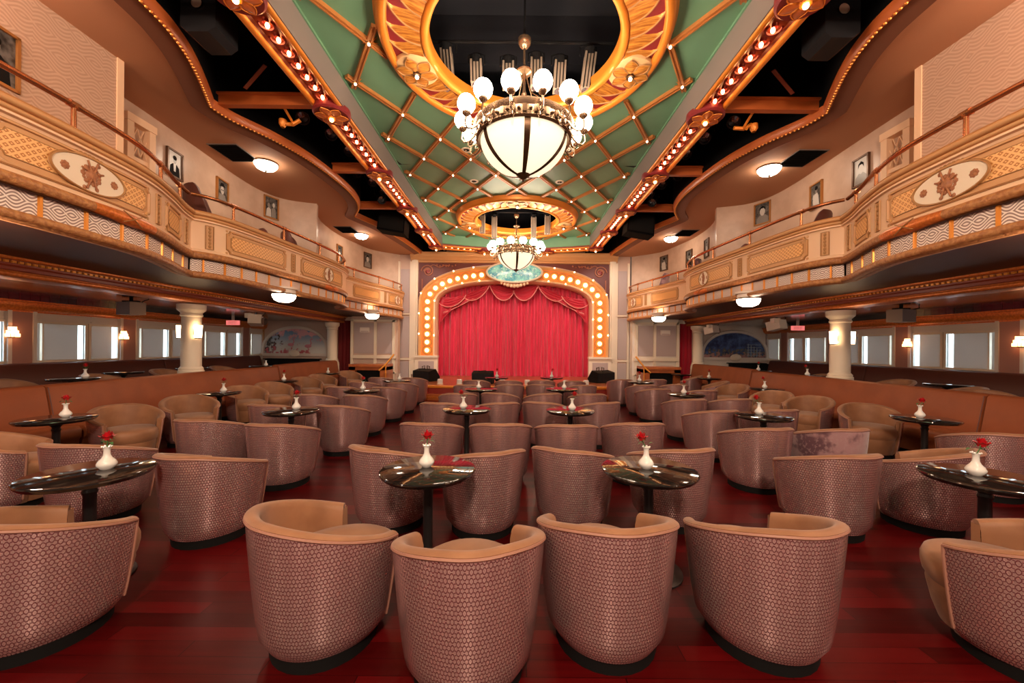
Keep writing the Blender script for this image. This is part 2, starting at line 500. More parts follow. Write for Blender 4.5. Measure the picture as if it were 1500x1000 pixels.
ZC, ZG = 5.23, 5.65          # beam level and green panel level

# ------------------------------------------------------------------ camera
cam = bpy.data.cameras.new('camera'); co = bpy.data.objects.new('camera', cam); COL.objects.link(co)
cam.sensor_width = 36; cam.lens = 565*36/1500
cam.shift_x = -3/1500; cam.shift_y = 8/1500
co.location = (0, 0, 1.6)
from mathutils import Matrix
co.matrix_world = Matrix.Translation((0, 0, 1.6)) @ Matrix.Rotation(radians(90), 4, 'X') @ Matrix.Rotation(.0096, 4, 'Z')
cam.clip_start = .05
sc.camera = co

# ------------------------------------------------------------------ floor, walls, ceilings
mb = MB(); mb.span((-6.7, -2.2, -.05), (6.8, 15.6, 0)); struct('floor', mb, M['floor'])
k = 0
for side, mir in SIDES:
    mb = S(MB().span((-6.72, -2.2, 0), (-9.6, 15.0, .25)), mir); k += 1; struct('floor_tier_' + side, mb, M['sofadark'])
    # window wall with openings between piers
    mb = MB()
    mb.span((-9.5, -2.2, .25), (-9.7, 15.0, 1.24)); mb.span((-9.5, -2.2, 1.98), (-9.7, 15.0, 2.5))
    ys = [3.28 + 2.06*i for i in range(6)]
    edges = []
    for y in ys: edges += [(y + .22, y + 1.12), (y + 1.24, y + 1.82)]
    prev = -2.2
    for a, b in edges:
        mb.span((-9.5, prev, 1.24), (-9.7, a, 1.98)); prev = b
    mb.span((-9.5, prev, 1.24), (-9.7, 15.0, 1.98))
    struct('wall_' + side, S(mb, mir), M['white'], smooth=False)
    for i, (a, b) in enumerate(edges):
        if b < 4.4: continue
        w = MB(); w.span((-9.66, a, 1.24), (-9.69, b, 1.98)); wo = struct('window_%d' % (i + (20 if mir else 0)), S(w, mir), M['daylight'], smooth=False)
        fr = MB()
        for (p, q) in (((a - .05, 1.20), (a, 2.02)), ((b, 1.20), (b + .05, 2.02)), ((a, 1.98), (b, 2.02)), ((a, 1.20), (b, 1.24))):
            fr.span((-9.47, p[0], p[1]), (-9.52, q[0], q[1]))
        bl = MB(); g0 = .09 if i % 2 == 0 else .0; g1 = .075 if i % 2 == 0 else .065
        bl.span((-9.555, a + g0, 1.23), (-9.56, b - g1, 1.985))
        fr.span((-9.47, a + g0 + .03, 1.24), (-9.52, a + g0 + .06, 1.98)) if g0 else None
        S(fr, mir).build('window_frame', M['creamlight'], wo, smooth=False)
        S(bl, mir).build('roller_blind', M['blind'], wo, smooth=False)
    # raised panels above and beside the windows, piers
    for i, y in enumerate(ys):
        if y < 3: continue
        mb = MB(); mb.span((-9.44, y - .16, .3), (-9.5, y + .16, 2.2)); struct('trim_%d' % (10 + i + (20 if mir else 0)), S(mb, mir), M['pinkpier'], smooth=False)
        mb = MB()
        for yy in (y - .19, y + .19): mb.span((-9.42, yy - .03, .3), (-9.5, yy + .03, 2.2))
        for a, b in ((y + .22, y + 1.12), (y + 1.24, y + 1.82)):
            for z in (2.05, 2.17): mb.span((-9.46, a, z), (-9.5, b, z + .02))
        struct('trim_%d' % (50 + i + (20 if mir else 0)), S(mb, mir), M['white'], smooth=False)
    # window wall cornice
    pth = Path([(-9.5, -2.2), (-9.5, 14.9)])
    mb = MB(); sweep(mb, pth, [(0, 2.18), (.07, 2.18)] + [(.07 + .09*sin(a), 2.2 + .16*(1 - cos(a))) for a in [pi/2*q/6 for q in range(7)]] + [(.19, 2.37), (.19, 2.4), (.0, 2.41)])
    struct('trim_%d' % (90 + mir), S(mb, mir), M['cornice'])
    # ceiling over the tier
    mb = MB(); mb.span((-6.8, -2.2, 2.5), (-9.7, 15.0, 2.56)); mb.span((-9.44, -2.2, 2.41), (-9.5, 15.0, 2.5)); struct('ceiling_tier_' + side, S(mb, mir), M['plankceil'])
    # beam over the columns: stepped gilt mouldings with a red brown fascia
    pth = Path([(-6.72, -2.2), (-6.72, 14.9)])
    mb = MB(); sweep(mb, pth, [(-.2, 2.5), (-.2, 2.455), (.1, 2.455), (.12, 2.46), (.16, 2.465)] + roll(.035, 2.49, .17) + [(.17, 2.53)])
    sweep(mb, pth, [(.24, 2.66)] + roll(.03, 2.69, .27) + [(.34, 2.73), (.36, 2.79)])
    struct('trim_%d' % (92 + mir), S(mb, mir), M['cornice'])
    mb = MB(); sweep(mb, pth, [(.17, 2.53), (.2, 2.54), (.2, 2.58), (.23, 2.6), (.24, 2.66)]); struct('trim_%d' % (94 + mir), S(mb, mir), M['redbrown'])
    # bead row under the upper moulding
    mb = MB()
    for q in range(150):
        y = 3.4 + q*.075
        mb.box((-6.72 + .255, y, 2.635), (.03, .04, .03))
    struct('trim_%d' % (96 + mir), S(mb, mir), M['gold'], smooth=False)
    # balcony soffit and floor
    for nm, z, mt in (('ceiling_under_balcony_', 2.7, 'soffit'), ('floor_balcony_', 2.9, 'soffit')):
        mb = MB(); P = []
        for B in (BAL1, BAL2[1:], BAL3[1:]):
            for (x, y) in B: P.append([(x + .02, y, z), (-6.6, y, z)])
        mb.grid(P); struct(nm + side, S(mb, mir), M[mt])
    # balcony rear wall
    pw = Path(BW); mb = MB(); sweep(mb, pw, [(0, 2.85), (0, 4.0), (0, 5.24)], d0=0, d1=pw.find_y(4.88))
    struct('wall_balcony_near_' + side, S(mb, mir), M['wallpaper'])
    mb = MB(); sweep(mb, pw, [(0, 2.85), (0, 5.24)], d0=pw.find_y(4.88), d1=pw.len); struct('wall_balcony_' + side, S(mb, mir), M['wallshine'], ang=25)
    # doorway surround set in the recess
    mb = MB()
    mb.span((-5.6, 5.56, 2.9), (-5.72, 5.66, 4.93)); mb.span((-5.6, 5.9, 2.9), (-5.74, 6.0, 4.93)); mb.span((-5.59, 5.55, 4.84), (-5.73, 6.01, 4.95)); mb.span((-5.63, 5.66, 4.3), (-5.7, 5.9, 4.36))
    for q in range(5): mb.box((-5.66, 5.68 + q*.05, 4.6), (.02, .012, .45), rx=.35 if q % 2 else -.35)
    mb.span((-4.985, 4.82, 2.9), (-5.02, 4.9, 5.17))
    struct('door_%d' % (1 + mir), S(mb, mir), M['cream'], smooth=False)
    # balcony ceiling, its lip and the gilt bead edging
    pc = Path(CE)
    mb = MB(); P = []
    for d in pc.L: a = pc.map(d, ZC - .06, -.26); P.append([a, (-6.8, a[1], ZC - .06)])
    mb.grid(P); struct('ceiling_balcony_' + side, S(mb, mir), M['balceil'])
    mb = MB(); sweep(mb, pc, [(-.27, ZC - .05), (-.26, ZC - .10), (-.04, ZC - .05), (0, ZC)]); struct('trim_%d' % (98 + mir), S(mb, mir), M['lip'])
    mb = MB(); sweep(mb, pc, [(-.05, ZC - .05), (-.03, ZC - .075), (.0, ZC - .075), (.02, ZC - .05), (.03, ZC + .03), (.03, ZC + .05)]); struct('trim_%d' % (100 + mir), S(mb, mir), M['orangewood'])
    mb = MB(); d = 1.0
    while d < pc.len - .2:
        p = pc.map(d, ZC - .075, -.012); mb.sphere(p, .018, 6, 4); d += .062
    struct('trim_%d' % (102 + mir), S(mb, mir), M['gold'])
    # black lighting bay above
    mb = MB(); mb.span((-4.95, -2.2, 6.3), (-2.68, 15.1, 6.35)); mb.span((-4.9, -2.2, ZC + .05), (-4.95, 15.1, 6.35)); mb.span((-4.9, 15.05, ZC), (-2.68, 15.1, 6.35))
    struct('ceiling_bay_' + side, S(mb, mir), M['bay'], smooth=False)
    mb = MB(); P = []
    for d in pc.L: a = pc.map(d, ZC + .05, .032); P.append([(a[0], a[1], 6.3), a, (-4.95, a[1], ZC + .05)])
    mb.grid(P); struct('trim_%d' % (104 + mir), S(mb, mir), M['bay'])
    # grey fascia up to the green panel
    mb = MB(); mb.span((-2.63, -2.2, ZC), (-2.70, 14.6, 6.3)); struct('trim_%d' % (106 + mir), S(mb, mir), M['grey'], smooth=False)
    mb = MB(); mb.span((-2.61, -2.2, ZG - .035), (-2.635, 14.6, ZG)); struct('trim_%d' % (108 + mir), S(mb, mir), M['green'], smooth=False)
    # cross beams between the marquee beam and the ceiling edge
    for i, (y, xe) in enumerate(((5.92, -4.55), (8.15, -3.9), (10.3, -4.35), (3.9, -3.9))):
        mb = MB(); mb.span((-3.0, y - .05, ZC + .02), (xe, y + .05, ZC + .16)); mb.span((-3.0, y - .09, ZC + .16), (xe, y + .09, ZC + .19))
        struct('trim_%d' % (110 + i + 10*mir), S(mb, mir), M['orangewood'], smooth=False)

# green ceiling with two round openings
HOLES = [(.10, 5.15), (.05, 12.15)]
RH = 1.28
mb = MB()
def ring_rect(mb, cx, cy, r, x0, x1, y0, y1, z, n=96):
    A = []; B = []
    for q in range(n):
        a = 2*pi*q/n + pi/4
        c, s_ = cos(a), sin(a)
        t = min(((x1 - cx)/c if c > 1e-9 else (x0 - cx)/c if c < -1e-9 else 1e9), ((y1 - cy)/s_ if s_ > 1e-9 else (y0 - cy)/s_ if s_ < -1e-9 else 1e9))
        A.append((cx + r*c, cy + r*s_, z)); B.append((cx + t*c, cy + t*s_, z))
    mb.grid([A, B], cu=True)
x0, x1 = -2.65, 2.65 + 2*CX
ring_rect(mb, *HOLES[0], RH, x0, x1, 2.5, 8.6, ZG); ring_rect(mb, *HOLES[1], RH, x0, x1, 8.6, 14.9, ZG)
mb.grid([[(x0, -2.2, ZG), (x1, -2.2, ZG)], [(x0, 2.5, ZG), (x1, 2.5, ZG)]])
struct('ceiling', mb, M['green'], smooth=False)
mb = MB(); mb.span((-2.7, -2.2, 7.4), (2.8, 15, 7.45)); mb.span((-2.7, 8.5, ZG + .03), (2.8, 8.6, 7.4)); mb.span((-2.7, 15.0, ZG), (2.8, 15.05, 7.4))
mb.span((-2.7, -2.2, 6.3), (-2.75, 15, 7.4)); mb.span((2.8, -2.2, 6.3), (2.85, 15, 7.4))
mb.span((-2.7, 6.75, 6.55), (2.8, 6.95, 7.4))
struct('ceiling_plenum', mb, M['holeblue'], smooth=False)

# ------------------------------------------------------------------ diagonal lattice on the green panel
def in_hole(x, y, m=.0):
    return any((x - hx)**2 + (y - hy)**2 < (1.9 + m)**2 for hx, hy in HOLES)
lat = thing('ceiling_lattice', 'copper gilt diagonal lattice with small star lights across the green ceiling', 'ceiling lattice', (CX, 8, ZG))
mb = MB()
def lat_pt(i, j): return (CX + .5*i, 5.9 + .78*j)
for sgn in (1, -1):
    for i0 in range(-60, 61):
        if i0 % 2: continue
        # a line of slope sgn through lattice nodes
        run = []
        for j in range(-8, 13):
            i = i0 + sgn*j + (1 if True else 0)
            run.append((i, j))
        for (a, b) in zip(run, run[1:]):
            pa, pb = lat_pt(*a), lat_pt(*b)
            N = 6; seg = []
            for q in range(N + 1):
                x = pa[0] + (pb[0] - pa[0])*q/N; y = pa[1] + (pb[1] - pa[1])*q/N
                ok = abs(x - CX) < 2.63 and y < 14.6 and not in_hole(x, y)
                if ok: seg.append((x, y))
                if (not ok or q == N) and len(seg) > 1:
                    p, q2 = seg[0], seg[-1]
                    L = sqrt((p[0] - q2[0])**2 + (p[1] - q2[1])**2); rz = atan2(q2[1] - p[1], q2[0] - p[0])
                    c = ((p[0] + q2[0])/2, (p[1] + q2[1])/2)
                    mb.box((c[0], c[1], ZG - .018), (L, .075, .036), rz)
                    for o in (-.024, .024):
                        mb.box((c[0] - o*sin(rz), c[1] + o*cos(rz), ZG - .04), (L, .02, .02), rz)
                    seg = []
                elif not ok: seg = []
mb.build('lattice', M['batten'], lat, smooth=False)
def star_mesh(mb, c, r=.13, n=8):
    pts = []
    for q in range(2*n):
        rr = r if q % 2 == 0 else r*.38
        a = pi*q/n + pi/8; pts.append((c[0] + rr*cos(a), c[1] + rr*sin(a), c[2] + (.012 if q % 2 == 0 else -.01)))
    b = mb.add(pts); t = mb.add([(c[0], c[1], c[2] - .03)])
    for q in range(2*n): mb.face((b + q, b + (q + 1) % (2*n), t))
first = None
for j in range(-3, 12):
    for i in range(-5, 6):
        if (i + j + 1) % 2: continue
        x, y = lat_pt(i, j)
        if abs(x - CX) > 2.6 or y > 14.3 or in_hole(x, y, -.02): continue
        if first is None:
            s_ = MB(); star_mesh(s_, (0, 0, 0)); so = s_.build('star', M['goldrim'], None, ang=5)
            b_ = MB(); b_.sphere((0, 0, -.045), .019, 10, 6); bo = b_.build('star_bulb', M['star'], None)
            so.parent = lat; so.location = (x - CX, y - 8, -.045); bo.parent = so; bo.location = (0, 0, -.03); first = (so, bo)
        else:
            a = first[0].copy(); COL.objects.link(a); a.location = (x - CX, y - 8, -.045)
            b = first[1].copy(); COL.objects.link(b); b.parent = a
# recessed spotlights in the green ceiling
def downlight(x, y, lab):
    t = thing('recessed_spotlight', lab, 'spotlight', (x, y, ZG), 'recessed spotlights in the green ceiling')
    MB().lathe([(.06, -.004), (.07, -.012), (.105, -.012), (.11, 0)], 24, (x, y, ZG)).build('trim_ring', M['creamlight'], t)
    MB().lathe([(.001, -.001), (.062, -.004)], 20, (x, y, ZG)).build('baffle', M['black'], t)
    m_ = MB(); m_.sphere((x - .012, y, ZG - .006), .022, 10, 6); m_.build('lamp', M['bronzelit'], t)
for x, y, lab in ((-1.02, 7.95, 'small recessed ceiling spotlight left of the large chandelier bowl'), (1.08, 7.95, 'small recessed ceiling spotlight right of the large chandelier bowl'),
                  (-1.02, 9.45, 'small recessed ceiling spotlight beyond the large chandelier on its left'), (1.08, 9.45, 'small recessed ceiling spotlight beyond the large chandelier on its right')):
    downlight(x, y, lab)

# ------------------------------------------------------------------ ceiling medallions
def flower(mb_pet, mb_line, c, R, n=6, up=-1):
    for q in range(n):
        a = 2*pi*q/n + .3
        rows = []; edge = []
        for u in range(7):
            t = u/6; r = R*(.2 + .75*t); w = R*.30*sin(pi*min(1, t*.92 + .08))**.8
            rows.append([(c[0] + r*cos(a) - w*s_*sin(a), c[1] + r*sin(a) + w*s_*cos(a), c[2] + up*(.035 - .02*abs(s_))*(1.2 - t*.6)) for s_ in (-1, -.5, 0, .5, 1)])
        mb_pet.grid(rows)
        edge = [r_[0] for r_ in rows] + [r_[-1] for r_ in rows[::-1]]
        mb_line.tube([(e[0], e[1], e[2] + up*.004) for e in edge], .007*R/.28, 5, closed=True)
def medallion(cx, cy, lab):
    t = thing('ceiling_medallion', lab, 'ceiling medallion', (cx, cy, ZG), 'round gilded medallions around the ceiling openings')
    mb = MB(); mb.lathe([(1.31, -.06), (1.76, -.09), (1.88, 0)], 96, (cx, cy, ZG)); mb.build('back_plate', M['crimson'], t)
    mb = MB(); mb.lathe([(1.25 + .06*(1 - cos(a)) - .01, -.07 - .075*sin(a)) for a in [pi*q/10 for q in range(11)]] + [(1.365, .02)], 96, (cx, cy, ZG))
    mb.lathe([(1.25, .06), (1.25, -.07)], 96, (cx, cy, ZG)); mb.build('inner_ring', M['goldrim'], t)
    mb = MB(); mb.lathe([(1.75 + .065*(1 - cos(a)), -.08 - .07*sin(a)) for a in [pi*q/10 for q in range(11)]] + [(1.89, -.05), (1.91, 0)], 96, (cx, cy, ZG)); mb.build('outer_ring', M['goldrim'], t)
    ros = [radians(13), radians(167), radians(270), radians(90)]
    N = 38; leaf = None
    for q in range(N):
        a = 2*pi*q/N + .03
        if any(abs((a - r_ + pi) % (2*pi) - pi) < .15 for r_ in ros): continue
        if leaf is None:
            m_ = MB(); rows = []
            for u in range(9):
                s_ = u/8; r = 1.355 + .41*s_; w = (.145*(1 - s_**3.0) + .004); bend = .13*s_*s_
                rows.append([(r, bend + w*k_, -.125 - .05*(1 - k_*k_)*(1 - s_*.5) + .02*s_ + .06*(k_ + 1)) for k_ in (-1, -.6, 0, .6, 1)])
            m_.grid(rows); leaf = m_.build('acanthus_leaf', M['leaf'], None); v_ = MB(); v_.tube([(r_[0][0], r_[0][1], r_[0][2] - .004) for r_ in rows], .011, 5); v_.tube([(r_[3][0], r_[3][1] , r_[3][2] + .004) for r_ in rows[:6]], .005, 4)
            leaf.parent = t; leaf.location = (0, 0, 0); leaf.rotation_euler = (0, 0, a); lf = leaf
            # mesh was recentred on build: shift it back to the ring's centre
            off = ORG[leaf]
            for v in leaf.data.vertices: v.co = (v.co[0] + off[0], v.co[1] + off[1], v.co[2] + off[2])
            ORG[leaf] = (0, 0, 0); edge_shade = v_.build('leaf_edge_shade', M['goldline'], leaf)  # dark gold edge line stands in for shade between the leaves
        else:
            lf = leaf.copy(); COL.objects.link(lf); lf.rotation_euler = (0, 0, a)
        if lf is not leaf: ve = edge_shade.copy(); COL.objects.link(ve); ve.parent = lf
        lf.scale = (1, -1 if cos(a) > 0 else 1, 1)
    for r_ in ros:
        c = (cx + 1.56*cos(r_), cy + 1.56*sin(r_), ZG - .12)
        m_ = MB(); m_.lathe([(.001, -.03), (.22, -.035), (.30, -.015), (.315, .03)], 32, c); d = m_.build('rosette', M['rosette'], t)
        p_ = MB(); l_ = MB(); flower(p_, l_, (c[0], c[1], c[2] - .03), .30); p_.build('petal_relief', M['leaf'], d); l_.build('petal_outline', M['goldline'], d)
        m_ = MB(); m_.lathe([(.055, -.05), (.055, -.085), (.035, -.085), (.03, -.06)], 16, c); m_.build('bulb_socket', M['bronze'], d)
        m_ = MB(); m_.sphere((c[0], c[1], c[2] - .10), .026, 12, 8); m_.build('bulb', M['star'], d)
medallion(*HOLES[0], 'large gilded leaf medallion around the ceiling opening above the nearer chandelier')
medallion(*HOLES[1], 'gilded leaf medallion around the ceiling opening above the farther chandelier near the stage')

# ------------------------------------------------------------------ marquee beams with bulbs
def marquee(name, lab, pth, ys, first_off=0):
    t = thing(name, lab, 'marquee light beam', (pth.p[0][0], pth.p[0][1], ZC), 'bulb studded marquee beams framing the green ceiling')
    mb = MB(); sweep(mb, pth, [(-.22, ZC + .02), (-.22, ZC + .3), (.22, ZC + .3), (.22, ZC + .02), (.15, ZC + .02), (.13, ZC + .07), (-.13, ZC + .07), (-.15, ZC + .02), (-.22, ZC + .02)])
    mb.build('trough', M['redbrown'], t)
    mb = MB()
    for o in (-.185, .185): sweep(mb, pth, [(o + .045*cos(a), ZC + .02 + .05*sin(a)) for a in [pi + pi*q/8 for q in range(9)]])
    mb.build('gilt_rail', M['goldrim'], t)
    bulb = hood = None
    for d in ys[1]:
        x, y, nx, ny = pth.at(d)
        if bulb is None:
            m_ = MB(); m_.sphere((0, 0, 0), .024, 10, 8, (1, 1, 1.45)); bulb = m_.build('bulb', M['bulb'], None); bulb.parent = t; b = bulb
            m_ = MB(); m_.tube([(.085*cos(a), .085*sin(a) + .02, .03) for a in [pi*q/8 for q in range(-1, 10)]], .016, 5); m_.lathe([(.04, .07), (.03, .03)], 10, (0, 0, 0))
            hood = m_.build('bulb_hood', M['crimson'], None); hood.parent = bulb; hood.location = (0, 0, .02)
        else:
            b = bulb.copy(); COL.objects.link(b); h = hood.copy(); COL.objects.link(h); h.parent = b
        b.location = (x - ORG[t][0], y - ORG[t][1], .0)
    for d in ys[0]:
        x, y, nx, ny = pth.at(d); c = (x, y, ZC - .03)
        m_ = MB(); m_.lathe([(.001, -.03), (.16, -.035), (.25, -.04), (.275, -.015), (.275, .06)], 32, c); ro = m_.build('rosette', M['crimson'], t)
        p_ = MB(); l_ = MB(); flower(p_, l_, (c[0], c[1], c[2] - .035), .25); p_.build('petal_relief', M['orangewood'], ro); l_.build('petal_outline', M['goldrim'], ro)
        m_ = MB(); m_.lathe([(.06, -.05), (.055, -.09), (.03, -.09)], 16, c); m_.build('bulb_socket', M['goldrim'], ro)
        m_ = MB(); m_.sphere((c[0], c[1], c[2] - .10), .030, 12, 8); m_.build('bulb', M['bulb'], ro)
for side, mir in SIDES:
    pth = Path([(sx(-2.87, mir), 1.2), (sx(-2.87, mir), 14.15)])
    ros = [3.93, 6.0, 8.13, 10.25, 12.1, 14.05]; bl = []
    for a, b, n in ((1.9, 3.93, 8), (3.93, 6.0, 8), (6.0, 8.13, 8), (8.13, 10.25, 8), (10.25, 12.1, 8), (12.1, 14.05, 8)):
        for q in range(n): bl.append(a + .29 + (b - a - .58)*q/(n - 1))
    marquee('marquee_beam', ('orange marquee beam lined with bulbs along the %s edge of the green ceiling' % side), pth, ([r_ - 1.2 for r_ in ros], [b - 1.2 for b in bl]))
pth = Path(smooth_path([(-2.87, 14.1), (-1.9, 14.42), (-.9, 14.64), (CX, 14.7), (.97, 14.64), (1.97, 14.42), (2.94, 14.1)], 5))
marquee('marquee_beam', 'curved orange marquee beam with bulbs at the stage end of the green ceiling', pth, ([pth.len*q for q in (.3, .7)], [pth.len*(q + .5)/26 for q in range(26) if abs((q + .5)/26 - .3) > .05 and abs((q + .5)/26 - .7) > .05]))

mb = MB(); sweep(mb, pth, [(.2, ZC + .06), (.24, ZC + .1), (.25, ZG)]); struct('trim_165', mb, M['green'])

# ------------------------------------------------------------------ chandeliers
def chandelier(cx, cy, zb, ztop, lab):
    t = thing('chandelier', lab, 'chandelier', (cx, cy, zb), 'brass bowl chandeliers')
    c = (cx, cy, zb)
    m_ = MB(); prof = [(.001, .03)] + [(.57*sin(pi/2*q/14)**1.0, .03 + .47*(1 - cos(pi/2*q/14))**.86) for q in range(1, 15)]
    m_.lathe(prof, 48, c); m_.build('glass_bowl', M['bowl'], t)
    for q in range(6):
        a = 2*pi*q/6 + pi/2 + .06
        rows = []
        for r, z in prof[1:]:
            w = .020 + .018*r/.57; rows.append([(cx + (r + .012)*cos(a) - o*sin(a), cy + (r + .012)*sin(a) + o*cos(a), zb + z - .012) for o in (-w, 0, w)])
        m_ = MB(); m_.grid(rows); m_.build('bowl_rib', M['bronze'], t)
    m_ = MB(); m_.lathe([(.001, -.05), (.018, -.045), (.012, -.02), (.03, -.01), (.075, .02), (.10, .05)], 20, c); m_.build('finial', M['bronze'], t)
    m_ = MB(); m_.lathe([(.56, .48), (.60, .46), (.63, .48), (.61, .51), (.615, .60), (.645, .63), (.66, .66), (.63, .685), (.57, .685), (.55, .66), (.55, .48)], 64, c)
    m_.build('band', M['bronzelit'], t)
    m_ = MB()
    for q in range(28):
        a = 2*pi*q/28; m_.box((cx + .622*cos(a), cy + .622*sin(a), zb + .555), (.02, .05, .085), a)
        m_.sphere((cx + .625*cos(a + .112), cy + .625*sin(a + .112), zb + .555), .022, 8, 6)
    m_.build('band_ornament', M['bronze'], t)
    n = 14
    for q in range(n):
        a = 2*pi*(q + .5)/n + pi/2 + .02
        ca, sa = cos(a), sin(a)
        def P(r, z): return (cx + r*ca, cy + r*sa, zb + z)
        m_ = MB(); m_.tube([P(.62, .60), P(.66, .53), P(.72, .47), P(.78, .46), P(.815, .50), P(.81, .56), P(.80, .60)], [.016, .015, .013, .012, .012, .012, .013], 7)
        m_.tube([P(.66, .53), P(.69, .58), P(.73, .59), P(.745, .555), P(.72, .53), P(.70, .545)], .008, 6)
        m_.tube([P(.63, .50), P(.66, .43), P(.70, .40), P(.735, .42), P(.73, .455)], .008, 6)
        m_.lathe([(.012, .59), (.03, .605), (.05, .625), (.055, .645), (.045, .655)], 14, P(.80, 0)[:2] + (zb,)); arm = m_.build('arm', M['bronzelit'], t)
        m_ = MB(); m_.lathe([(.05, .645), (.085, .675), (.108, .72), (.112, .755), (.10, .80), (.075, .835), (.06, .84)], 18, P(.80, 0)[:2] + (zb,)); m_.build('opal_globe', M['globe'], arm)
    # suspension: rods gather on a hub, upper dish and stem
    m_ = MB()
    for q in range(4):
        a = 2*pi*q/4 + .6; m_.tube([(cx + .58*cos(a), cy + .58*sin(a), zb + .68), (cx + .16*cos(a), cy + .16*sin(a), zb + 1.05), (cx + .03*cos(a), cy + .03*sin(a), zb + 1.36)], .006, 6)
    m_.build('suspension_rod', M['bronzelit'], t)
    m_ = MB(); m_.lathe([(.04, .80), (.06, .83), (.03, .87), (.045, .92), (.022, .96), (.04, 1.01), (.02, 1.06), (.035, 1.11), (.018, 1.16), (.018, 1.3), (.03, 1.36), (.10, 1.39), (.105, 1.41), (.03, 1.43), (.015, 1.5), (.015, ztop - zb - .12), (.05, ztop - zb - .10), (.085, ztop - zb - .05), (.085, ztop - zb + .01)], 20, c)
    for q in range(4):
        a = 2*pi*q/4 + .2; m_.tube([(cx + .05*cos(a), cy + .05*sin(a), zb + .86), (cx + .3*cos(a), cy + .3*sin(a), zb + .74), (cx + .56*cos(a), cy + .56*sin(a), zb + .66)], .01, 6)
    m_.build('stem', M['bronzelit'], t)
    return t
chandelier(.10, 5.10, 3.83, 5.66, 'large brass chandelier with cream glass bowl and white globes near the middle of the ceiling')
chandelier(.04, 12.1, 3.98, 5.75, 'smaller looking brass chandelier hanging in front of the red stage curtain')
# hangers that carry them from the bars above
for (x, y, z) in ((.10, 5.10, 5.68), (.04, 12.1, 5.77)):
    mb = MB(); mb.tube([(x, y, z), (x, y, 7.42)], .014, 6)
    props(mb.build('hanger_rod', M['rig']), 'thin black rod %s chandelier' % ('above the large nearer' if y < 9 else 'above the farther'), 'rod')

# ------------------------------------------------------------------ rig inside the round openings
def rigbar(a, b, lab):
    mb = MB(); mb.tube([a, b], .024, 8)
    props(mb.build('rigging_pipe', M['rig']), lab, 'rigging pipe')
rigbar((-1.3, 5.98, 6.32), (1.5, 5.98, 6.32), 'black rigging pipe inside the round opening above the large chandelier')
rigbar((-1.2, 13.2, 6.2), (1.3, 13.2, 6.2), 'black rigging pipe inside the round opening nearer the stage')
def strip_light(x, y, z0, z1, tilt, lab, w=.175):
    t = thing('strip_spotlight', lab, 'spotlight', (x, y, z0), 'long box spotlights hung in the ceiling openings')
    zc, h = (z0 + z1)/2, z1 - z0
    m_ = MB(); m_.box((x, y, zc), (w, w*.9, h*.92), ry=tilt); m_.build('housing', M['alu'], t, smooth=False)
    m_ = MB()
    for o in (-.5, .5): m_.box((x + o*w*.56, y - w*.46, zc), (.018, .02, h*.93), ry=tilt)
    m_.box((x, y - w*.46, zc), (.014, .02, h*.9), ry=tilt)
    m_.build('fin', M['black'], t, smooth=False)
    m_ = MB(); m_.lathe([(.001, 0), (w*.55, 0), (w*.6, .1), (w*.3, .15), (.02, .16)], 14, (x + sin(tilt)*h*.45, y, z1 - .06)); m_.build('cap', M['rig'], t)
    m_ = MB(); tz = z1 + .12; m_.tube([(x - w*.7, y, z1 - .05), (x - w*.7, y, tz - .03), (x - .03, y, tz), (x + .03, y, tz), (x + w*.7, y, tz - .03), (x + w*.7, y, z1 - .05)], .012, 6); m_.build('yoke', M['rig'], t)
    m_ = MB(); m_.lathe([(.001, -.004), (w*.38, -.004), (w*.4, .01)], 14, (x - sin(tilt)*h*.46, y, z0 + .01)); m_.build('lens', M['lens'], t)
for x, z0, z1, tl, pos in ((-1.06, 5.76, 6.40, .1, 'first'), (-.62, 5.85, 6.22, .03, 'second'), (-.13, 5.8, 6.2, 0, 'third'), (.30, 5.8, 6.26, 0, 'fourth'), (.66, 5.75, 6.22, -.05, 'fifth'), (1.10, 5.76, 6.36, -.12, 'sixth')):
    strip_light(x, 5.95, z0 - .22, z1 - .22, -tl, 'grey box spotlight, %s from left in the opening above the large chandelier' % pos)
for x, z0, z1, pos in ((-1.08, 5.32, 5.95, 'first'), (-.7, 5.24, 6.0, 'second'), (.62, 5.26, 6.0, 'third'), (1.06, 5.3, 5.95, 'fourth')):
    strip_light(x, 13.0 if abs(x) < .9 else 12.7, z0, z1, 0, 'dark tube spotlight, %s from left below the farther ceiling opening' % pos)

# stage lanterns and loudspeakers in the black bays
def lantern(x, y, z, rz, tilt, lab):
    t = thing('stage_lantern', lab, 'stage light', (x, y, z), 'black stage lanterns in the side bays')
    m_ = MB(); m_.lathe([(.001, -.22), (.07, -.21), (.085, -.1), (.085, .1), (.11, .14), (.11, .26), (.1, .26), (.1, .15)], 18, (0, 0, 0))
    def tf(px, py, pz):
        py, pz = py*cos(tilt) - pz*sin(tilt), py*sin(tilt) + pz*cos(tilt)
        return (x + px*cos(rz) - py*sin(rz), y + px*sin(rz) + py*cos(rz), z + pz)
    m_.xf(tf); m_.build('body', M['rig'], t)
    m_ = MB(); m_.lathe([(.001, .2), (.095, .17)], 18); m_.xf(tf); m_.build('lens', M['lens'], t)
    m_ = MB(); m_.tube([(-.11, 0, 0), (-.12, 0, 0)], .02, 6); m_.xf(tf)
    m_.tube([(x - .12*cos(rz), y - .12*sin(rz), z), (x - .12*cos(rz), y - .12*sin(rz), z + .22), (x, y, z + .28), (x + .12*cos(rz), y + .12*sin(rz), z + .22), (x + .12*cos(rz), y + .12*sin(rz), z)], .012, 5)
    m_.tube([(x, y, z + .28), (x, y, z + .42)], .015, 6); m_.build('yoke', M['rig'], t)
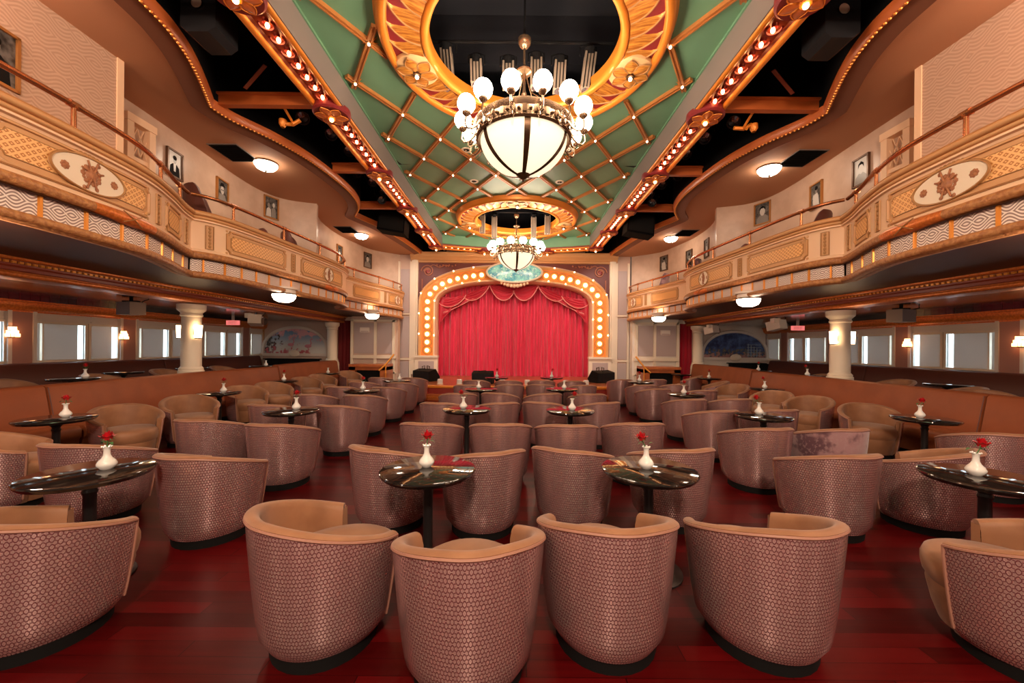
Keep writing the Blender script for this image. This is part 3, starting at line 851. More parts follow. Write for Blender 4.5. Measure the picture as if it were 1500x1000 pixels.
LP = [(-3.75, 6.7, 5.62), (-3.5, 7.2, 5.62), (-3.4, 7.75, 5.6), (-3.6, 8.6, 5.55), (-3.4, 9.0, 5.52), (-3.3, 9.5, 5.5), (-3.5, 9.9, 5.45)]
ordn = ['nearest', 'second', 'third', 'fourth', 'fifth', 'sixth', 'farthest']
for side, mir in SIDES:
    for i, (x, y, z) in enumerate(LP):
        lantern(sx(x, mir), y, z, (1 if mir else -1)*(-.7), 2.3, '%s black stage lantern along the black bay on the %s' % (ordn[i], side))
    mb = MB(); mb.tube([(sx(-3.5, mir), 6.1, 5.98), (sx(-3.5, mir), 10.3, 5.98)], .024, 8)
    props(mb.build('rigging_pipe', M['rig']), 'black rigging pipe carrying the stage lanterns on the %s' % side, 'rigging pipe')
    # hung loudspeaker by the stage
    x, y = sx(-3.55, mir), 11.3
    t = thing('hanging_loudspeaker', 'black loudspeaker hung under the marquee beam, %s of the stage arch' % side, 'loudspeaker', (x, y, 4.85))
    m_ = MB(); m_.prism([(-.42, 4.95), (.36, 4.82), (.40, 5.42), (-.36, 5.5)], lambda a, b, d: (x + a, y + d, b), -.25, .25); m_.build('cabinet', M['bay'], t, smooth=False)
    m_ = MB(); m_.prism([(-.37, 5.0), (.32, 4.88), (.35, 5.38), (-.32, 5.45)], lambda a, b, d: (x + a, y - .26 + d, b), -.01, .005); m_.build('grille', M['black'], t, smooth=False)
    m_ = MB()
    for o in (-.2, .2): m_.tube([(x + o, y, 5.4), (x + o, y, 5.9)], .012, 6)
    m_.build('bracket', M['rig'], t)
    # big near loudspeaker
    x, y = sx(-3.62, mir), 4.55
    t = thing('line_array_loudspeaker', 'large black loudspeaker with rounded foot hanging in the near %s bay' % side, 'loudspeaker', (x, y, 5.1))
    m_ = MB(); m_.prism([(-.2, 5.2), (-.12, 5.14), (.12, 5.14), (.2, 5.2), (.2, 6.0), (-.2, 6.0)], lambda a, b, d: (x + a, y + d, b), -.18, .18); m_.build('cabinet', M['rig'], t)
    m_ = MB(); m_.lathe([(.001, 0), (.05, 0), (.06, .012)], 14); m_.xf(lambda a, b, c: (x + a, y - .19 - c, 5.45 + b)); m_.build('badge', M['alu'], t)
    m_ = MB(); m_.tube([(x, y, 6.0), (x, y, 6.29)], .02, 6); m_.build('bracket', M['rig'], t)
    # barn door flag and lamp clamp by the first cross beam
    x = sx(-3.8, mir)
    m_ = MB(); m_.box((x, 5.6, 5.48), (.55, .05, .012), rz=(.5 if mir else -.5), ry=(.3 if mir else -.3)); props(m_.build('light_flag', M['redbrown'], None, smooth=False), 'thin grey light shielding flap above the near %s cross beam' % side, 'light flap')
    x, y = sx(-3.62, mir), 6.25
    t = thing('clamp_lamp', 'small gilt clamp lamp fixed below the near %s cross beam' % side, 'lamp', (x, y, 5.1))
    m_ = MB(); m_.tube([(x - .16, y, 5.18), (x, y, 5.17), (x + .12, y, 5.24)], .03, 8); m_.tube([(x, y - .08, 5.12), (x, y, 5.2), (x, y - .25, 5.3)], .02, 8); m_.build('arm', M['goldrim'], t)
    m_ = MB(); m_.lathe([(.03, 0), (.06, .05), (.06, .12)], 12, (x + (.16 if mir else -.16), y, 5.12)); m_.build('lamp_head', M['goldrim'], t)

# ------------------------------------------------------------------ balcony fronts
ZB = 2.62
def notched(w, h, n): # outline of a panel with scooped corners, centred on the origin
    P = []
    for (cx_, cz_, a0) in ((w/2, h/2, 180), (-w/2, h/2, 270), (-w/2, -h/2, 0), (w/2, -h/2, 90)):
        P += [(cx_ + n*cos(radians(a0 + 90 - q*90/6*1.0)) if False else cx_ + n*cos(radians(a0 + (90*q/6))), cz_ + n*sin(radians(a0 + (90*q/6)))) for q in (range(6, -1, -1) if True else [])]
    # order the corners around the panel
    return P
def outline_pts(w, h, n):
    hw, hh = w/2, h/2
    P = []
    # start right side bottom, travel counter clockwise; scooped (concave) corners
    def arc(cx_, cz_, a0, a1): return [(cx_ + n*cos(radians(a0 + (a1 - a0)*q/5)), cz_ + n*sin(radians(a0 + (a1 - a0)*q/5))) for q in range(6)]
    P += arc(hw, -hh, 180, 90)[0:1]*0
    P += arc(hw, -hh, 180, 90)      # bottom right corner: from bottom edge to right edge
    P += arc(hw, hh, 270, 180)      # top right
    k_ = max(2, int(w/.12))
    P += [((hw - n) - (w - 2*n)*q/k_, hh) for q in range(1, k_)]
    P += arc(-hw, hh, 360, 270)
    P += arc(-hw, -hh, 90, 0)
    P += [((-hw + n) + (w - 2*n)*q/k_, -hh) for q in range(1, k_)]
    return P
def frame_on(mb, pth, d, z, P, width, off, h, mir=False):
    # raised moulding following an outline
    n = len(P); rows = []
    for k_ in range(n):
        a, b = P[k_ - 1], P[(k_ + 1) % n]; tx, tz = b[0] - a[0], b[1] - a[1]; l = sqrt(tx*tx + tz*tz) or 1
        nx, nz = -tz/l, tx/l
        rows.append([pth.map(d + P[k_][0] + nx*o, z + P[k_][1] + nz*o, off + hh) for o, hh in ((-width/2, 0), (-width/4, h), (width/4, h), (width/2, 0))])
    mb.grid(rows, cv=True)
def field_on(mb, pth, d, z, w, h, n, off):
    N = max(4, int(w/.05)); rows = []; U = []
    for q in range(N + 1):
        x = -w/2 + w*q/N; e = w/2 - abs(x)
        hh = h/2 if e >= n else h/2 - sqrt(max(0, n*n - e*e))
        rows.append([pth.map(d + x, z + hh*k_, off) for k_ in (-1, -.33, .33, 1)]); U.append([(d + x, hh*k_) for k_ in (-1, -.33, .33, 1)])
    mb.grid(rows, UV=U)
def blob(mb, pth, d, z, r, off, n=10, sx_=1):
    c = pth.map(d, z, off); rows = []
    for j in range(5):
        rr = r*cos(pi/2*j/4)
        rows.append([pth.map(d + rr*sx_*cos(2*pi*q/n), z + rr*sin(2*pi*q/n), off + r*.35*sin(pi/2*j/4)) for q in range(n)])
    mb.grid(rows, cu=True)
def balcony(B, panels, lab, mir, frieze_n, d_from=0.0):
    pth = Path(B)
    t = thing('balcony_parapet', lab, 'balcony front', (sx(B[len(B)//2][0], mir), B[len(B)//2][1], ZB))
    def put(mb, nm, m_, par=None, **k_): return S(mb, mir).build(nm, m_, par or t, **k_)
    mb = MB(); sweep(mb, pth, [(-.14, 2.7), (-.14, 2.93), (0, 2.95), (.02, 3.05), (.0, 3.06), (0, 3.44), (.02, 3.47), (.05, 3.48), (.05, 3.5)]); put(mb, 'parapet', M['cream'])
    mb = MB(); sweep(mb, pth, [(.05, 3.5), (.03, 3.505)] + roll(.022, 3.535, .035) + roll(.03, 3.59, .05) + [(.06, 3.63), (-.12, 3.64), (-.14, 3.6), (-.14, 2.9)]); put(mb, 'cap_moulding', M['tanframe'])
    mb = MB(); sweep(mb, pth, [(-.03, 2.70), (-.03, 2.91)]); put(mb, 'tile_frieze', M['frieze'])
    mb = MB(); sweep(mb, pth, [(-.04, 2.62), (-.02, 2.61)] + [(.01 + .04*cos(a), 2.665 + .045*sin(a)) for a in [-pi/2 + pi*q/7 for q in range(8)]] + [(-.03, 2.71)])
    sweep(mb, pth, [(-.05, 2.62), (-.14, 2.63), (-.16, 2.7)])
    put(mb, 'lower_laurel', M['rope'])
    mb = MB(); sweep(mb, pth, [(-.03, 2.905)] + [(.0 + .055*cos(a), 2.965 + .055*sin(a)) for a in [-pi/2 + pi*q/7 for q in range(8)]] + [(.0, 3.03)]); put(mb, 'upper_laurel', M['rope'])
    for q in range(frieze_n):
        d = pth.len*(q + .5)/frieze_n
        mb = MB(); P = [[pth.map(d + o, z, -.03 + hh) for o, hh in ((-.016, 0), (-.012, .018), (.012, .018), (.016, 0))] for z in (2.70, 2.91)]
        mb.grid(P); put(mb, 'frieze_divider', M['gold'])
    zc = 3.255
    for kind, y, w in panels:
        d = pth.find_y(y) if y < 100 else y - 100
        if kind in ('lattice', 'cartouche', 'small'):
            h, n = .345, .055
            mb = MB(); frame_on(mb, pth, d, zc, outline_pts(w, h, n), .035, .002, .022); fo = put(mb, 'panel_frame', M['tanframe'])
            mb = MB(); frame_on(mb, pth, d, zc, outline_pts(w + .03, h + .03, n), .012, .002, .012); frame_on(mb, pth, d, zc, outline_pts(w - .12, h - .12, n*.7), .012, .006, .010); put(mb, 'panel_line', M['goldline'], fo)
            mb = MB(); field_on(mb, pth, d, zc, w - .03, h - .03, n, .006); put(mb, 'panel_ground', M['tanframe'], fo)
            mb = MB(); field_on(mb, pth, d, zc, w - .12, h - .12, n*.7, .012); put(mb, 'basket_weave', M['lattice'], fo, ang=60)
            mb = MB()
            for a_ in (-1, 1):
                for b_ in (-1, 1): blob(mb, pth, d + a_*(w/2 + .005), zc + b_*(h/2 + .005), .022, .0)
            put(mb, 'corner_boss', M['tanframe'], fo)
        if kind == 'upright':
            mb = MB(); field_on(mb, pth, d, zc, .10, .36, .001, .008); uo = put(mb, 'upright_panel', M['tanframe'])
            mb = MB(); sqp = [(-.05, -.18), (.05, -.18), (.05, .18), (-.05, .18)]
            frame_on(mb, pth, d, zc, [(-.05, -.18), (0, -.18), (.05, -.18), (.05, 0), (.05, .18), (0, .18), (-.05, .18), (-.05, 0)], .016, .002, .02)
            for q in range(6): blob(mb, pth, d, zc - .14 + q*.056, .026, .012, 8, .8)
            put(mb, 'carved_relief', M['goldline'], uo)
        if kind in ('cartouche', 'oval'):
            wv, hv = (.36, .165) if kind == 'cartouche' else (.20, .165)
            E_ = [(wv*cos(2*pi*q/48), hv*sin(2*pi*q/48)) for q in range(48)]
            mb = MB(); rows = []
            for j in range(5): rows.append([pth.map(d + e[0]*(1 - j/4.0001), zc + e[1]*(1 - j/4.0001), .03) for e in E_])
            mb.grid(rows, cu=True); mb.grid([rows[0], [pth.map(d + e[0], zc + e[1], 0) for e in E_]], cu=True)
            oo = put(mb, 'oval_plaque', M['creamlight'])
            mb = MB(); frame_on(mb, pth, d, zc, E_, .022, .026, .016)
            if kind == 'cartouche':
                for q in range(7): blob(mb, pth, d - .12 + q*.04, zc + hv + .012 + .012*sin(pi*q/6), .024, .01, 8)
            put(mb, 'oval_rim', M['goldline'], oo)
            mb = MB(); wf = 1 if kind == 'cartouche' else .55
            # a lyre-and-horn trophy, tied below, between two rosettes
            blob(mb, pth, d, zc, .062, .03, 12, 1.0 if wf == 1 else .6)
            for q in range(14):
                a = 2*pi*q/14; blob(mb, pth, d + wf*.082*cos(a), zc + .082*sin(a), .026 if q % 2 else .018, .03, 7, wf)
            for (a0, a1) in (((-.05, -.14), (.06, .145)), ((.05, -.14), (-.045, .135)), ((-.10, .05), (-.04, .03)), ((.11, .05), (.05, .03))):
                mb.tube([pth.map(d + wf*(a0[0] + (a1[0] - a0[0])*q/6), zc + a0[1] + (a1[1] - a0[1])*q/6, .04) for q in range(7)], .009, 6)
            for (a_, b_) in ((-.065, -.135), (.055, -.12), (.07, .12)): blob(mb, pth, d + wf*a_, zc + b_, .022, .03, 7, wf)
            put(mb, 'carved_trophy', M['trophy'], oo)
            for s_ in (-1, 1):
                mb = MB(); dd = d + s_*(.24 if wf == 1 else .14)
                blob(mb, pth, dd, zc, .018, .03, 8, wf)
                for q in range(8): blob(mb, pth, dd + wf*.028*cos(2*pi*q/8), zc + .028*sin(2*pi*q/8), .015, .03, 7, wf)
                put(mb, 'round_rosette', M['trophy'], oo)
        if kind == 'ribbon': # smooth wrapped part of the laurel
            mb = MB(); rows = []
            for q in range(25):
                dd = d - w/2 + w*q/24; f = .012*sin(pi*q/24)
                rows.append([pth.map(dd, 2.965 + (.056 + f)*sin(a), (.056 + f)*cos(a)) for a in [-pi/2 + pi*j/8 for j in range(9)]])
            mb.grid(rows); ro = put(mb, 'laurel_ribbon', M['cornice'])
            mb = MB(); mb.tube([pth.map(d - .12 + .24*q/10, 2.965 + .06*(1 - q/5), .063 + .012*sin(pi*q/10)) for q in range(11)], .006, 5); mb.tube([pth.map(d - .12 + .24*q/10, 2.965 - .06*(1 - q/5), .063 + .012*sin(pi*q/10)) for q in range(11)], .006, 5); put(mb, 'ribbon_cord', M['goldline'], ro)
    return t, pth
P1 = [('cartouche', 3.82, 1.5), ('upright', 4.77, 0), ('small', 5.24, .56), ('upright', 5.68, 0), ('ribbon', 4.25, .8), ('lattice', 2.0, 1.2), ('upright', 2.86, 0)]
P2 = [('upright', 6.02, 0), ('lattice', 6.92, 1.34), ('upright', 7.82, 0), ('lattice', 8.95, 1.75), ('oval', 9.08, 0), ('ribbon', 9.2, .6)]
P3 = [('lattice', 12.2, 1.4), ('upright', 13.2, 0), ('lattice', 13.95, 1.1), ('oval', 14.0, 0)]
def handrail(B, mir, lab, posts):
    pth = Path(B); t = thing('balcony_handrail', lab, 'handrail', (sx(B[len(B)//2][0], mir), B[len(B)//2][1], 3.63), 'brass handrails on the balcony fronts')
    n = int(pth.len/.12)
    mb = MB(); mb.tube([pth.map(pth.len*q/n, 3.89, -.04) for q in range(n + 1)], .028, 10); S(mb, mir).build('rail', M['brass'], t)
    for y in posts:
        d = pth.find_y(y); p = pth.map(d, 0, -.04)
        mb = MB(); mb.lathe([(.05, 3.63), (.05, 3.65), (.022, 3.665), (.02, 3.86), (.034, 3.87), (.034, 3.88), (.02, 3.89)], 14, (p[0], p[1], 0)); mb.tube([pth.map(d - .05, 3.89, -.04), pth.map(d + .05, 3.89, -.04)], .036, 10)
        S(mb, mir).build('post', M['brass'], t)
for side, mir in SIDES:
    balcony(BAL1, P1, 'nearest bowed balcony front with oval trophy plaque, upper %s' % side, mir, 20)
    balcony(BAL2, P2, 'middle bowed balcony front with long basket weave panel, upper %s' % side, mir, 17)
    balcony(BAL3, P3, 'farthest small balcony front beside the stage wall on the %s' % side, mir, 14)
    handrail(BAL1, mir, 'brass handrail along the nearest %s balcony front' % side, (1.5, 2.6, 3.72, 4.95, 5.6))
    handrail(BAL2, mir, 'brass handrail along the middle %s balcony front' % side, (6.4, 7.6, 8.8, 9.7, 10.5))
    handrail(BAL3, mir, 'brass handrail along the small %s balcony front beside the stage' % side, (11.6, 12.9, 13.8, 14.6))

# lamps, vents and pictures of the balconies
def ceiling_lamp(x, y, z, lab, grp):
    t = thing('ceiling_lamp', lab, 'ceiling lamp', (x, y, z), grp)
    MB().lathe([(.22, .03), (.22, -.01), (.205, -.03), (.18, -.03)], 32, (x, y, z)).build('brass_ring', M['bronzelit'], t)
    MB().lathe([(.205, -.025), (.197, -.06), (.16, -.11), (.10, -.14), (.001, -.15)], 32, (x, y, z)).build('glass_dome', M['dome'], t)
    MB().lathe([(.02, -.145), (.025, -.16), (.012, -.18), (.001, -.182)], 12, (x, y, z)).build('finial', M['bronze'], t)
def soffit_lamp(x, y, z, lab, grp):
    t = thing('pendant_bowl_lamp', lab, 'ceiling lamp', (x, y, z), grp)
    MB().lathe([(.24, .02), (.24, -.02), (.2, -.02), (.21, -.10), (.2, -.10)], 32, (x, y, z)).build('canopy', M['white'], t)
    MB().lathe([(.19, -.09), (.22, -.10), (.225, -.125), (.2, -.13)], 32, (x, y, z)).build('metal_ring', M['bronze'], t)
    MB().lathe([(.21, -.125), (.205, -.17), (.17, -.23), (.10, -.265), (.001, -.275)], 32, (x, y, z)).build('glass_bowl', M['dome'], t)
for side, mir in SIDES:
    zc = ZC - .06
    ceiling_lamp(sx(-4.91, mir), 7.58, zc, 'glowing dome lamp on the %s balcony ceiling beside the air vent' % side, 'dome lamps on the balcony ceilings')
    ceiling_lamp(sx(-4.94, mir), 12.4, zc, 'glowing dome lamp on the ceiling of the %s balcony next to the stage' % side, 'dome lamps on the balcony ceilings')
    soffit_lamp(sx(-4.6, mir), 7.7, 2.72, 'white bowl lamp under the middle balcony on the %s' % side, 'bowl lamps under the balconies')
    soffit_lamp(sx(-4.57, mir), 12.4, 2.72, 'white bowl lamp under the %s balcony beside the stage' % side, 'bowl lamps under the balconies')
    for (x, y, lab) in ((-5.25, 7.2, 'dark louvred air vent beside the %s balcony dome lamp' % side), (-5.2, 11.9, 'small dark air vent on the ceiling of the %s balcony by the stage' % side)):
        x = sx(x, mir); t = thing('air_vent', lab, 'air vent', (x, y, zc), 'air vents in the balcony ceilings')
        m_ = MB(); m_.span((x - .27, y - .33, zc - .012), (x + .27, y + .33, zc)); m_.build('frame', M['grey'], t, smooth=False)
        m_ = MB()
        for q in range(16): m_.box((x, y - .29 + q*.0385, zc - .018), (.5, .022, .006), rx=.5)
        m_.build('louvre', M['black'], t, smooth=False)
        m_ = MB(); m_.span((x - .25, y - .31, zc - .0125), (x + .25, y + .31, zc - .0115)); m_.build('duct', M['black'], t, smooth=False)
pw = Path(BW)
def figure(kind, U):
    """simple seated / bust figures as flat printed shapes: (polygon, tone)"""
    def ell(cx_, cy_, rx, ry, n=18): return [(cx_ + rx*cos(2*pi*q/n), cy_ + ry*sin(2*pi*q/n)) for q in range(n)]
    if kind == 'bust': return [([(-.45, -.5), (.45, -.5), (.40, -.22), (.18, -.08), (-.18, -.08), (-.40, -.22)], 2), (ell(0, .12, .19, .24), 1), ([(-.22, .12), (-.2, .3), (0, .4), (.2, .3), (.22, .12), (.1, .26), (-.1, .26)], 0)]
    if kind == 'dark suit': return [([(-.40, -.5), (.40, -.5), (.34, -.1), (.13, .02), (-.13, .02), (-.34, -.1)], 0), ([(-.07, -.3), (.07, -.3), (.1, .02), (-.1, .02)], 1), (ell(0, .18, .13, .16), 2), (ell(0, .27, .15, .1), 0)]
    if kind == 'white dress': return [([(-.30, -.48), (.30, -.48), (.36, -.2), (.2, .08), (-.1, .12), (-.22, -.05)], 1), ([(.1, 0), (.3, .1), (.36, -.1), (.22, -.2)], 1), (ell(0, .24, .12, .15), 2), (ell(-.01, .33, .15, .09), 0)]
    if kind == 'pair': return [([(-.42, -.48), (.0, -.48), (-.02, -.1), (-.2, .0), (-.36, -.1)], 1), ([(.02, -.48), (.40, -.48), (.36, -.05), (.2, .05), (.04, -.05)], 2), (ell(-.2, .1, .1, .12), 2), (ell(.2, .16, .1, .12), 1)]
    if kind == 'hat': return [([(-.42, -.5), (.42, -.5), (.3, -.16), (-.3, -.16)], 2), (ell(0, .05, .17, .21), 1), ([(-.34, .2), (.34, .26), (.2, .32), (.12, .42), (-.14, .4), (-.2, .28)], 0), (ell(-.07, .05, .05, .035), 0), (ell(.08, .06, .05, .035), 0)]
    if kind == 'standing': return [([(-.14, -.48), (.14, -.48), (.2, -.02), (.12, .14), (-.12, .14), (-.2, -.02)], 1), (ell(0, .26, .09, .12), 2), ([(-.1, .3), (.1, .3), (.08, .4), (-.08, .4)], 0)]
    return []
def picture(y, z, w, h, kind, fm, lab, mir, pale=False):
    d = pw.find_y(y) if y < 100 else y - 100
    x0_, y0_, nx, ny = pw.at(d)
    c = (sx(x0_, mir), y0_, z)
    t = thing('framed_portrait', lab, 'picture', c, 'black and white portraits on the balcony walls')
    # local frame: u along the wall, w out of the wall
    ux, uy = -ny, nx
    if mir: nx = -nx; ux = -ux
    def F_(a, b, o): return (c[0] + ux*a + nx*o, c[1] + uy*a + ny*o, z + b)
    m_ = MB(); fw = .028
    for (a0, b0, a1, b1) in ((-w/2, -h/2, w/2, -h/2 + fw), (-w/2, h/2 - fw, w/2, h/2), (-w/2, -h/2, -w/2 + fw, h/2), (w/2 - fw, -h/2, w/2, h/2)):
        m_.prism([(a0, b0), (a1, b0), (a1, b1), (a0, b1)], F_, .0, .04)
    fr = m_.build('frame', fm, t, smooth=False)
    m_ = MB(); iw, ih = w/2 - fw, h/2 - fw
    m_.prism([(-iw, -ih), (iw, -ih), (iw, ih), (-iw, ih)], F_, .01, .018); m_.cm = 0
    for k_, (poly, tone) in enumerate(figure(kind, 1)):
        m_.cm = tone + 1
        b = m_.add([F_(p[0]*2*iw*.98, p[1]*2*ih*.98, .0185 + .0006*k_) for p in poly]); m_.face(range(b, b + len(poly)))
    m_.build('photograph', [M['picpale'] if pale else M['pic'], M['black'], M['picpale'], M['pictan']], t, smooth=False)
PL = [(3.68, 4.36, .38, .56, 'dark suit', 'framegold', 'framed portrait at the far upper left edge on the wave wallpaper', False), (6.5, 4.62, .34, .46, 'dark suit', 'frame', 'framed portrait of a dark haired figure in black on pale ground, left balcony', True),
      (7.72, 4.66, .36, .46, 'hat', 'framegold', 'framed close portrait of a face under a hat, left balcony above a chair', False), (9.2, 4.86, .36, .52, 'pair', 'framegold', 'framed dark portrait of two pale figures, left balcony', False),
      (12.5, 4.57, .36, .55, 'standing', 'framegold', 'framed portrait just above the far end of the middle left handrail', False), (14.15, 4.72, .42, .55, 'bust', 'frame', 'framed portrait on the left wall of the balcony next to the stage', False)]
PR = [(6.5, 4.62, .34, .48, 'bust', 'frame', 'framed head portrait nearest the doorway on the right balcony wall', True), (7.6, 4.64, .36, .5, 'white dress', 'framegold', 'framed portrait of a seated figure in white, right balcony', False),
      (9.2, 4.84, .40, .52, 'bust', 'framegold', 'framed portrait of a figure with pale curls, right balcony', False), (11.5, 4.6, .36, .55, 'standing', 'frame', 'narrow framed portrait seen past the wall corner, right balcony', False),
      (12.7, 4.57, .36, .55, 'dark suit', 'frame', 'framed portrait above the far end of the middle right handrail', False), (14.15, 4.72, .42, .55, 'white dress', 'frame', 'framed portrait on the right wall of the balcony next to the stage', False)]
for (y, z, w, h, kd, fm, lab, pale) in PL: picture(y, z, w, h, kd, M[fm], lab, False, pale)
for (y, z, w, h, kd, fm, lab, pale) in PR: picture(y, z, w, h, kd, M[fm], lab, True, pale)
def balcony_chair(x, y, rz, top, lab, w=.34, mt='sofadark'):
    t = thing('balcony_armchair', lab, 'chair', (x, y, 2.9), 'brown armchairs on the balconies', rz)
    ORG[t] = (0, 0, 0)
    m_ = MB(); rows = []
    for q in range(21):
        a = radians(-110 + 220*q/20); tt = min(1, max(0, (abs(degrees_(a)) - 55)/55)); h = top - 2.9 - (top - 2.9 - .62)*tt*tt*(3 - 2*tt)
        rows.append([(w*1.0*sin(a)*s_, -w*cos(a)*s_, z) for s_, z in ((.95, .08), (1, h - .03), (.97, h), (.86, h), (.82, h - .03), (.8, .4))])
    m_.grid(rows); m_.build('backrest', M[mt], t)
    m_ = MB(); m_.lathe([(.001, .46), (.26, .45), (.29, .41), (.27, .3), (.26, .08), (.001, .08)], 24, (0, .05, 0)); m_.build('seat', M[mt], t)
    m_ = MB(); m_.lathe([(.24, .08), (.24, 0), (.001, 0)], 20); m_.build('plinth', M['black'], t)
def degrees_(a): return a*180/pi
balcony_chair(-5.28, 6.75, radians(-60), 4.26, 'dark brown armchair behind the left balcony rail below the hat portrait', .42)
balcony_chair(-5.15, 8.35, radians(-70), 4.02, 'dark brown armchair behind the middle left balcony rail, lower of two near its far end', .36)
balcony_chair(-5.1, 9.15, radians(-70), 4.2, 'dark brown armchair farthest along the middle left balcony', .40)
balcony_chair(-5.2, 12.2, radians(-70), 3.96, 'brown armchair behind the small left balcony rail by the stage')
balcony_chair(5.35, 7.1, radians(60), 4.06, 'dark brown armchair behind the middle right balcony rail below the white figure portrait', .38)
balcony_chair(5.1, 9.05, radians(70), 3.98, 'dark brown armchair behind the middle right balcony rail near its far end', .38)
balcony_chair(5.36, 11.9, radians(70), 4.32, 'mauve armchair on the small right balcony nearer the corner', .36, 'purple')
balcony_chair(5.0, 13.4, radians(70), 4.16, 'mauve armchair on the small right balcony nearer the stage', .36, 'purple')

# ------------------------------------------------------------------ stage end
YS = 15.1; SC_ = -.03
def arch_pt(hw, zs, zt, n, a): # superellipse arch, a from 0 (right spring) to pi (left spring)
    c, s_ = cos(a), sin(a)
    return (SC_ + hw*math.copysign(abs(c)**(2/n), c), zs + (zt - zs)*abs(s_)**(2/n))
def arch_line(hw, zb, zs, zt, n, k=48):
    P = [(SC_ + hw, zb + (zs - zb)*q/8) for q in range(8)] + [arch_pt(hw, zs, zt, n, pi*q/k) for q in range(k + 1)] + [(SC_ - hw, zs - (zs - zb)*q/8) for q in range(1, 9)]
    return P
ARI = arch_line(2.98, .42, 3.2, 4.09, 2.5); ARO = arch_line(3.70, .42, 3.2, 4.76, 2.4)
# wall around the arch
mb = MB()
out = []
for (x, z) in ARO: out.append((x, z))
def on_box(x, z):
    dx, dz = x - SC_, z - .42
    X1, Z1 = 4.55, 4.9
    if dz <= 1e-6: return (SC_ + math.copysign(X1, dx), .42)
    t = min(X1/abs(dx) if abs(dx) > 1e-6 else 1e9, Z1/dz)
    return (SC_ + dx*t, .42 + dz*t)
rows = [[(x, YS, z) for x, z in ARO], [(on_box(x, z)[0], YS, on_box(x, z)[1]) for x, z in ARO]]
mb.grid(rows); mb.span((-4.55 + SC_, YS, 0), (-2.98 + SC_, YS + .3, .42)); mb.span((4.55 + SC_, YS, 0), (2.98 + SC_, YS + .3, .42))
mb.span((-4.6, YS, 5.3), (4.6, YS + .05, 6.4))
struct('wall_stage', mb, M['endwall'], smooth=False)
# spandrels in oxblood with bronze scrolls
for side, s_ in (('left', -1), ('right', 1)):
    mb = MB(); P0 = []; P1_ = []
    for q in range(25):
        a = (pi - pi/2*q/24) if s_ < 0 else pi/2*q/24
        x, z = arch_pt(3.74, 3.2, 4.82, 2.4, a)
        P0.append((x, YS - .02, z)); P1_.append((min(max(x, SC_ - 3.72), SC_ + 3.72), YS - .02, 4.86))
    mb.grid([P0, P1_]); t = props(mb.build('spandrel_panel', M['spandrel'], None, smooth=False), 'dark red carved spandrel panel %s above the stage arch' % side, 'carved panel')
    mb = MB(); cx_, cz_ = SC_ + s_*3.36, 4.52
    for r0, turns in ((.26, 1.6), (.15, 1.3)):
        mb.tube([(cx_ + r0*(1 - q/44)*cos(2*pi*turns*q/40)*s_, YS - .05, cz_ + r0*(1 - q/44)*sin(2*pi*turns*q/40)) for q in range(41)], .022, 6)
    mb.tube([(cx_ - s_*.1 - s_*q*.09, YS - .05, cz_ + .2 + .05*sin(q*1.2)) for q in range(9)], .02, 6)
    mb.tube([(cx_ + s_*.22, YS - .05, cz_ - .3 - q*.09) for q in range(6)], .02, 6)
    for q in range(7): mb.sphere((cx_ + s_*(-.35 - q*.12), YS - .05, cz_ + .24 - .03*(q % 2)), .035, 8, 5)
    mb.build('scroll_carving', M['scroll'], t)
    mb = MB(); mb.lathe([(.001, .05), (.06, .045), (.09, .02), (.1, 0)], 14); mb.xf(lambda a, b, c: (cx_ + a, YS - .03 - c, cz_ + b)); mb.build('carved_boss', M['crimson'], t)
# outer mouldings, cornice over the arch and wing panels
mb = MB()
for s_ in (-1, 1):
    mb.span((SC_ + s_*3.74, YS - .08, .5), (SC_ + s_*3.98, YS + .02, 4.95)); mb.span((SC_ + s_*3.80, YS - .12, .5), (SC_ + s_*3.90, YS, 4.95))
struct('trim_150', mb, M['creamlight'], smooth=False)
pth = Path([(-4.05, YS), (4.0, YS)])
mb = MB(); sweep(mb, pth, [(0, 4.86), (.05, 4.88), (.05, 4.94), (.10, 4.96), (.12, 5.02), (.2, 5.08), (.22, 5.16), (.24, 5.18), (.24, 5.24), (0, 5.26)])
for q in range(100): mb.box((-3.95 + q*.079, YS - .075, 4.975), (.04, .05, .05))
struct('trim_151', mb, M['tanframe'])
for side, s_ in (('left', -1), ('right', 1)):
    mb = MB()
    for z0, z1 in ((.35, 1.0), (1.15, 2.75), (2.9, 4.6)):
        mb.span((SC_ + s_*4.08, YS - .03, z0), (SC_ + s_*4.42, YS + .01, z1))
    struct('trim_%d' % (152 + (s_ > 0)), mb, M['greypanel'], smooth=False)
    mb = MB()
    for z in (.3, 1.06, 2.82): mb.span((SC_ + s_*4.0, YS - .06, z), (SC_ + s_*4.52, YS, z + .06))
    mb.span((SC_ + s_*4.44, YS - .05, 0), (SC_ + s_*4.52, YS, 4.9)); mb.span((SC_ + s_*3.98, YS - .05, 0), (SC_ + s_*4.06, YS, 4.9))
    struct('trim_%d' % (154 + (s_ > 0)), mb, M['creamlight'], smooth=False)

